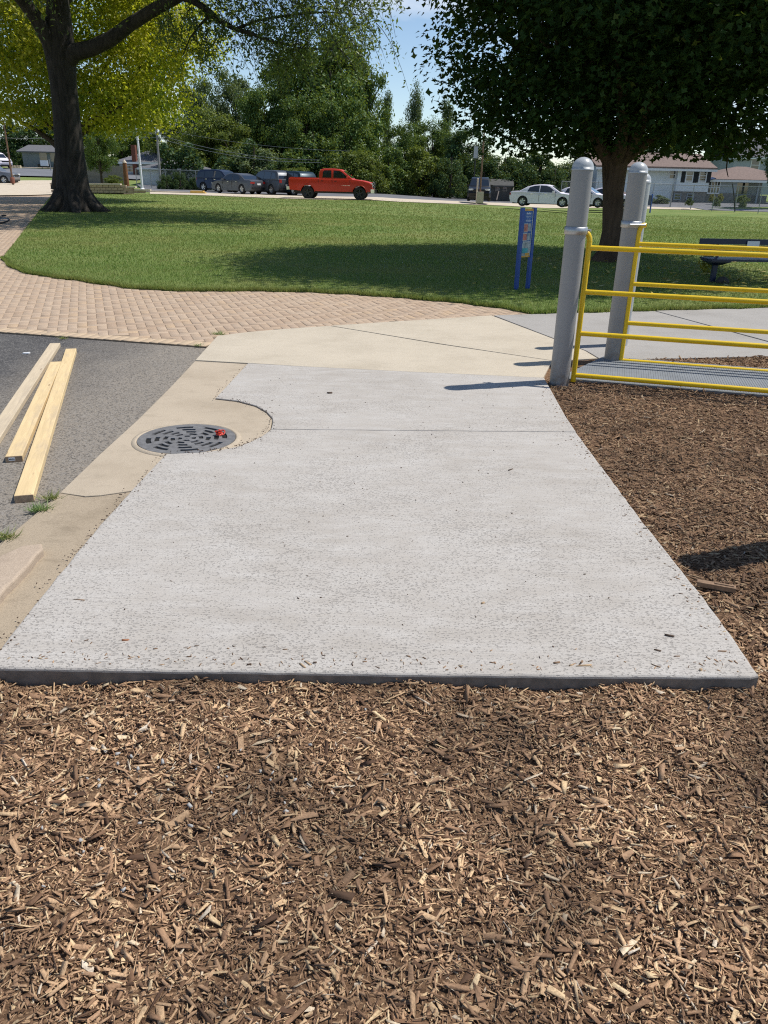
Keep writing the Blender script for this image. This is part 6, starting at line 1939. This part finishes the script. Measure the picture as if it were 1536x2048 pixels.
# blue-grey house at the left
b4 = AtY(90, 349, 108.0)
e = empty("blue_grey_house", (b4[0], 108.0, b4[2]), "blue grey house with tan framed windows left of the huge trunk", "house", rz=R(3))
X4 = lambda px: float(AtY(px, 330, 108)[0] - b4[0]); Z4 = lambda py: float(AtY(90, py, 108)[2] - b4[2])
mb = MB(); mb.box2((X4(48), 0, -1), (X4(150), 8, Z4(304))); mb.build("wall", M['siding_blue'], e, True)
mb = MB(); gable(mb, X4(48), X4(150), 0, 8, Z4(304), Z4(291), .5); mb.build("roof", M['roof_grey'], e, True)
tan_ = simple("tan window trim", (0.42, 0.36, 0.30), 0.6)
for px_ in (89, 110, 134): win(e, X4(px_), 0, Z4(323), .92, Z4(304.8) - Z4(323), False, tan_)
mb = MB(); mb.box2((X4(78), -.5, -.2), (X4(100), -.02, Z4(328))); mb.build("porch", M['trim'], e, True)
# white board sign on the lawn in front of it
q = AtY(91, 345, 104)
e = empty("notice_board", q, "white notice board on two dark legs before the blue grey house", "sign", rz=0)
mb = MB(); mb.box((0, 0, 1.05), (.95, .06, .62)); mb.build("board", M['white'], e, True)
for s in (-1, 1):
    mb = MB(); mb.box((s * .36, .07, .5), (.07, .07, 1.5)); mb.build("leg", M['trim'], e, True)
# stones at the drive, far left
for k, (px_, lab) in enumerate(((27, "left pale boulder block beside the far street"), (33, "middle pale boulder block beside the far street"), (39, "right pale boulder block beside the far street"))):
    q = AtY(px_, 340, 106); mb = MB(); mb.box((0, 0, .22), (.46, .4, .55)); mb.box((.05, 0, .5), (.3, .34, .06))
    o = mb.build("boulder", M['capstone']); o.location = q; tag(o, lab, "stone", "pale blocks beside the far street")

# dark shed under the trees
q = AtY(975, 402, 80)
e = empty("garden_shed", q, "small dark shed under the trees left of the white sedans", "shed", rz=R(-5))
X5 = lambda px: float(AtY(px, 385, 80)[0] - q[0]); Z5 = lambda py: float(AtY(975, py, 80)[2] - q[2])
dkw = simple("dark shed boards", (0.07, 0.07, 0.065), 0.9, var=.25, scale=3)
mb = MB(); mb.box2((X5(962), 0, -.4), (X5(1022), 3, Z5(372))); mb.build("wall", dkw, e, True)
mb = MB(); gable(mb, X5(962), X5(1022), 0, 3, Z5(372), Z5(361), .2); mb.build("roof", dkw, e, True)
for px_ in (994, 1009): win(e, X5(px_), 0, Z5(382), .42, Z5(371.5) - Z5(382), False, M['fencewood'])
for px_, lab in ((993, "left leaning pale board against the dark shed"), (1021, "right leaning pale board against the dark shed")):
    a, b = AtY(px_, 400, 79.0), AtY(px_ + 6, 376, 79.9); mb = MB(); mb.tube([a, b], .07, 4)
    o = mb.build("leaning_board", M['fencewood']); tag(o, lab, "board", "boards leaning on the shed")
# basketball style backboard seen as a pale panel left of the light pole
q = AtY(946, 396, 76)
e = empty("backboard_stand", q, "pale square board on a thin dark stand left of the light pole", "board")
mb = MB(); mb.tube([(0, 0, -.2), (0, 0, 3.6)], .05, 8); mb.build("pole", M['trim'], e, True)
mb = MB(); mb.box((0, -.08, 3.75), (.36, .04, .95)); mb.build("board", M['siding_grey'], e, True)

# ================================================================== FENCES, POLES, WIRES
def chain_fence(p0, p1, h, label, nposts, cell=.14):
    p0 = np.array(p0, float); p1 = np.array(p1, float)
    e = empty("chain_fence", p0, label, "fence")
    L = np.linalg.norm((p1 - p0)[:2]); d = (p1 - p0)
    for k in range(nposts + 1):
        q_ = d * k / nposts; mb = MB(); mb.tube([(q_[0], q_[1], q_[2] - .3), (q_[0], q_[1], q_[2] + h + .05)], .035, 8); mb.build("fence_post", M['chain'], e, True)
    mb = MB(); mb.tube([(0, 0, h), (d[0], d[1], d[2] + h)], .026, 6); mb.build("rail", M['chain'], e, True)
    v = []; f = []
    n = int(L / cell); w_ = .0055; k2 = h / cell
    u_ = d / L; st = []
    for k in range(-int(k2), n):
        for s in (1, -1):
            a, b = (k * cell, 0.0), (k * cell + h, h)
            if s < 0: a, b = (k * cell, h), (k * cell + h, 0.0)
            # clip to the ends
            ta = max(0, -a[0] / h) if a[0] < 0 else 0; tb_ = min(1, (L - a[0]) / h)
            if tb_ <= ta: continue
            A_ = (a[0] + (b[0] - a[0]) * ta, a[1] + (b[1] - a[1]) * ta); B_ = (a[0] + (b[0] - a[0]) * tb_, a[1] + (b[1] - a[1]) * tb_)
            i_ = len(v)
            for (x, z), o_2 in ((A_, -w_), (A_, w_), (B_, w_), (B_, -w_)):
                v.append((u_[0] * (x + o_2), u_[1] * (x + o_2) + s * .004, u_[2] * x + z))
            f.append((i_, i_ + 1, i_ + 2, i_ + 3))
    o = link("wire_mesh", np_mesh("wire_mesh", np.array(v), np.array(f)), M['chain'], e, True); tag(o, kind='stuff')
    return e
FY = 74.0
def fp(px, py, y): q = AtY(px, py, y); return q
chain_fence(fp(1120, 404, 77), fp(1340, 411, 75), 1.75, "chain link fence in front of the white house's left half", 6)
chain_fence(fp(1341, 411, 74.8), fp(1620, 424, 64), 1.7, "chain link fence before the golden shrubs and the house's right wing", 6)
chain_fence(fp(275, 382, 79), fp(425, 388, 76), 1.9, "vine grown chain link fence along the white garage", 5)
# board fence at left
p0, p1 = AtY(168, 362, 84), AtY(258, 372, 80)
e = empty("board_fence", p0, "long weathered grey board fence behind the small tree's trunk", "fence")
d = p1 - p0; nb_ = 34
bmesh_board = None
mb0 = MB(); bwid = float(np.linalg.norm(d[:2])) / nb_
mb0.box((0, 0, .75), (bwid * .93, .03, 1.9)); bme = mb0.mesh("fence_board"); bme.materials.append(M['fencewood'])
for k in range(nb_):
    o = link("fence_board", bme, None, e, True); o.location = (d[0] * (k + .5) / nb_, d[1] * (k + .5) / nb_, d[2] * (k + .5) / nb_ + random.uniform(-.02, .02)); o.rotation_euler = (0, 0, math.atan2(d[1], d[0]))
mb = MB(); mb.tube([(0, .05, 1.3), (d[0], d[1] + .05, d[2] + 1.3)], .04, 4); mb.build("fence_rail", M['fencewood'], e, True)

def pole(name, px0, py0, px1, py1, y, r, m, label, cat="pole", extra=None, h_add=0.0):
    a, b = AtY(px0, py0, y), AtY(px1, py1, y)
    e = empty(name, a, label, cat)
    d = b - a
    mb = MB(); mb.tube([(0, 0, -.2), tuple(d * .5), tuple(d * (1 + h_add))], [r, r * .9, r * .75], 10); mb.build("shaft", m, e, True)
    return e, d * (1 + h_add)
FPY = 70.0
e, d = pole("flagpole", 285, 381, 275, 275, FPY, .098, M['white'], "white flagpole rising from the end of the block wall", "flagpole", h_add=.75)
mb = MB(); mb.lathe([(0, -.12), (.11, -.05), (.12, 0), (.08, .09), (0, .12)], c=tuple(d), n=12); mb.build("finial", M['capstone'], e, True)
mb = MB(); mb.lathe([(.0, .05), (.22, .05), (.20, .12), (.11, .2)], n=16); mb.build("base", M['white'], e, True)
for z in (.28, .55):
    mb = MB(); c = tuple(d * z); mb.lathe([(.10, -.03), (.12, 0), (.10, .03)], c=c, n=12); mb.build("band", M['white'], e, True)
e, d = pole("utility_pole", 322, 376, 313, 262, 81, .115, M['pole'], "grey utility pole left of the wires, in front of the garage", "utility pole", h_add=.12)
mb = MB(); mb.box((d[0], d[1], d[2] * .86), (1.6, .10, .10)); mb.build("crossarm", M['pole'], e, True)
pole_top = AtY(315, 272, 81)
e, d = pole("lamp_pole", 26, 367, 7, 243, 77, .085, M['polebrown'], "leaning reddish brown lamp pole at the far left edge", "lamp pole")
mb = MB(); mb.box((d[0] + .15, d[1], d[2] + .03), (.62, .28, .14)); mb.build("lamp_head", M['siding_grey'], e, True)
mb = MB(); mb.lathe([(0.2, 0), (.2, .5), (.1, .55)], n=10); mb.build("base", M['redbrick'], e, True)
LPy = 63.5
e, d = pole("light_pole", 959, 403, 966, 300, LPy, .072, M['polebrown'], "brown light pole on a square concrete footing at the lot's edge", "light pole", h_add=.55)
mb = MB(); mb.box((0, 0, .28), (.52, .52, .80)); mb.build("footing", M['capstone'], e, True)
mb = MB(); mb.box((d[0] - .1, d[1], d[2]), (.9, .3, .14)); mb.build("lamp_head", M['trim'], e, True)
q = AtY(953, 402, 64.6); mb = MB(); mb.tube([(0, 0, -.2), (0, 0, 1.55)], .065, 10); mb.lathe([(.065, 1.55), (.05, 1.6), (0, 1.62)], n=10)
o = mb.build("bollard", M['capstone']); o.location = q; tag(o, "pale tan bollard right behind the light pole's footing", "bollard")
e, d = pole("sign_post", 1471, 417, 1465, 367, 62, .045, M['trim'], "thin dark bare post at the right end of the drive", "post")
e, d = pole("timber_post", 254, 373, 249, 326, 65, .20, M['woodpost'], "thick rusty brown timber post at the end of the block wall", "post")
mb = MB(); mb.lathe([(.17, 0), (.16, .06), (0, .26)], c=tuple(d), n=8); mb.build("cap", M['capstone'], e, True)
e, d = pole("street_sign_post", 104, 352, 98, 318, 101, .06, M['chain'], "thin grey street post left of the huge trunk", "post")

def wire(a, b, sag, label, r=.018, grp="overhead cables before the tree line"):
    a = np.array(a); b = np.array(b); t = np.linspace(0, 1, 17)
    pts = [tuple(a * (1 - k) + b * k - np.array([0, 0, sag * 4 * k * (1 - k)])) for k in t]
    mb = MB(); mb.tube(pts, r, 4, caps=False); o = mb.build("cable", M['cable']); tag(o, label, "cable", grp)
wire(AtY(313, 268, 81), AtY(640, 320, 78.5), .55, "upper cable sloping down to the right before the trees", .022)
wire(AtY(313, 275, 81), AtY(640, 325, 78.5), .55, "lower cable sloping down to the right before the trees", .022)
wire(AtY(313, 256, 81), AtY(700, 302, 78), .4, "faint topmost cable sloping across the dark tree row", .014)
wire(AtY(-40, 274, 79), AtY(313, 275, 81), .15, "cable running level from the left edge behind the huge trunk", .022)
wire(AtY(-40, 244, 79), AtY(313, 258, 81), .15, "upper thin cable from the lamp pole's top towards the utility pole", .014)

# ---- block wall planter with steps
W0, W1 = AtY(104, 384, 58), AtY(256, 385.5, 58)
e = empty("retaining_wall", W0, "low retaining wall of brown blocks with pale cap stones behind the huge trunk", "wall")
d = W1 - W0; L = float(np.linalg.norm(d[:2])); ux = d / L
mb0 = MB(); mb0.box((0, 0, .0), (.375, .28, .150)); bme = mb0.mesh("block"); bme.materials.append(M['block'])
nblk = int(L / .40)
for row in range(3):
    for k in range(nblk):
        o = link("block", bme, None, e, True); s = (k + .5 + (.5 if row % 2 else 0)) * .40
        o.location = (ux[0] * s, ux[1] * s + random.uniform(-.008, .008), ux[2] * s + .06 + row * .172); o.rotation_euler = (0, 0, random.gauss(0, .01))
mb0 = MB(); mb0.box((0, 0, .0), (.60, .36, .09)); cme = mb0.mesh("cap_stone"); cme.materials.append(M['capstone'])
for k in range(int(L / .605)):
    o = link("cap_stone", cme, None, e, True); s = (k + .5) * .605; o.location = (ux[0] * s, ux[1] * s - .02, ux[2] * s + .06 + 2 * .172 + .13)
for k in range(3):
    for row in range(2 - min(k, 1)):
        o = link("block", bme, None, e, True); s = L + .2 + .4 * k; o.location = (ux[0] * s, ux[1] * s, ux[2] * s + .06 + row * .172)
    o = link("cap_stone", cme, None, e, True); s = L + .3 + .5 * k; o.location = (ux[0] * s, ux[1] * s - .02, ux[2] * s + .06 + (2 - min(k, 1)) * .172 - .04)
mb = MB(); mb.box2((.2, .15, -.3), (L - .35, 2.6, .40)); mb.build("planter_soil", M['soil'], e, True)
# kerb piece painted yellow at the lot entrance
q = AtY(395, 386.8, 64.5); mb = MB(); mb.box((0, 0, .08), (1.0, .5, .22)); mb.box((.55, 0, .04), (.16, .5, .12)); o = mb.build("yellow_kerb", M['kerbyellow']); o.location = q; tag(o, "short yellow painted kerb end at the lot entrance", "kerb")
a, b = AtY(285, 383.5, 66), AtY(385, 387.0, 64.6); mb = MB(); mb.tube([tuple(a), tuple(b)], .16, 4); o = mb.build("drive_kerb", M['capstone']); tag(o, "pale kerb running from the flagpole to the yellow kerb end", "kerb")

# blue recycling board beyond the second post
q = AtY(1296, 418, 57)
e = empty("blue_board", q, "small dark blue board on posts at the lawn's far edge by the far grey post", "sign", rz=R(35))
mb = MB(); mb.box((0, 0, .55), (.46, .05, .62)); mb.build("panel", M['navy'], e, True)
for s in (-1, 1):
    mb = MB(); mb.box((s * .25, 0, .35), (.07, .07, 1.2)); mb.build("leg", M['bluepost'], e, True)
print("tris", sum(sum(len(p.vertices) - 2 for p in o.data.polygons) if len(o.data.polygons) < 5000 else len(o.data.polygons) * (1 if o.data.polygons[0].loop_total == 3 else 2) for o in scene.objects if o.type == 'MESH'))
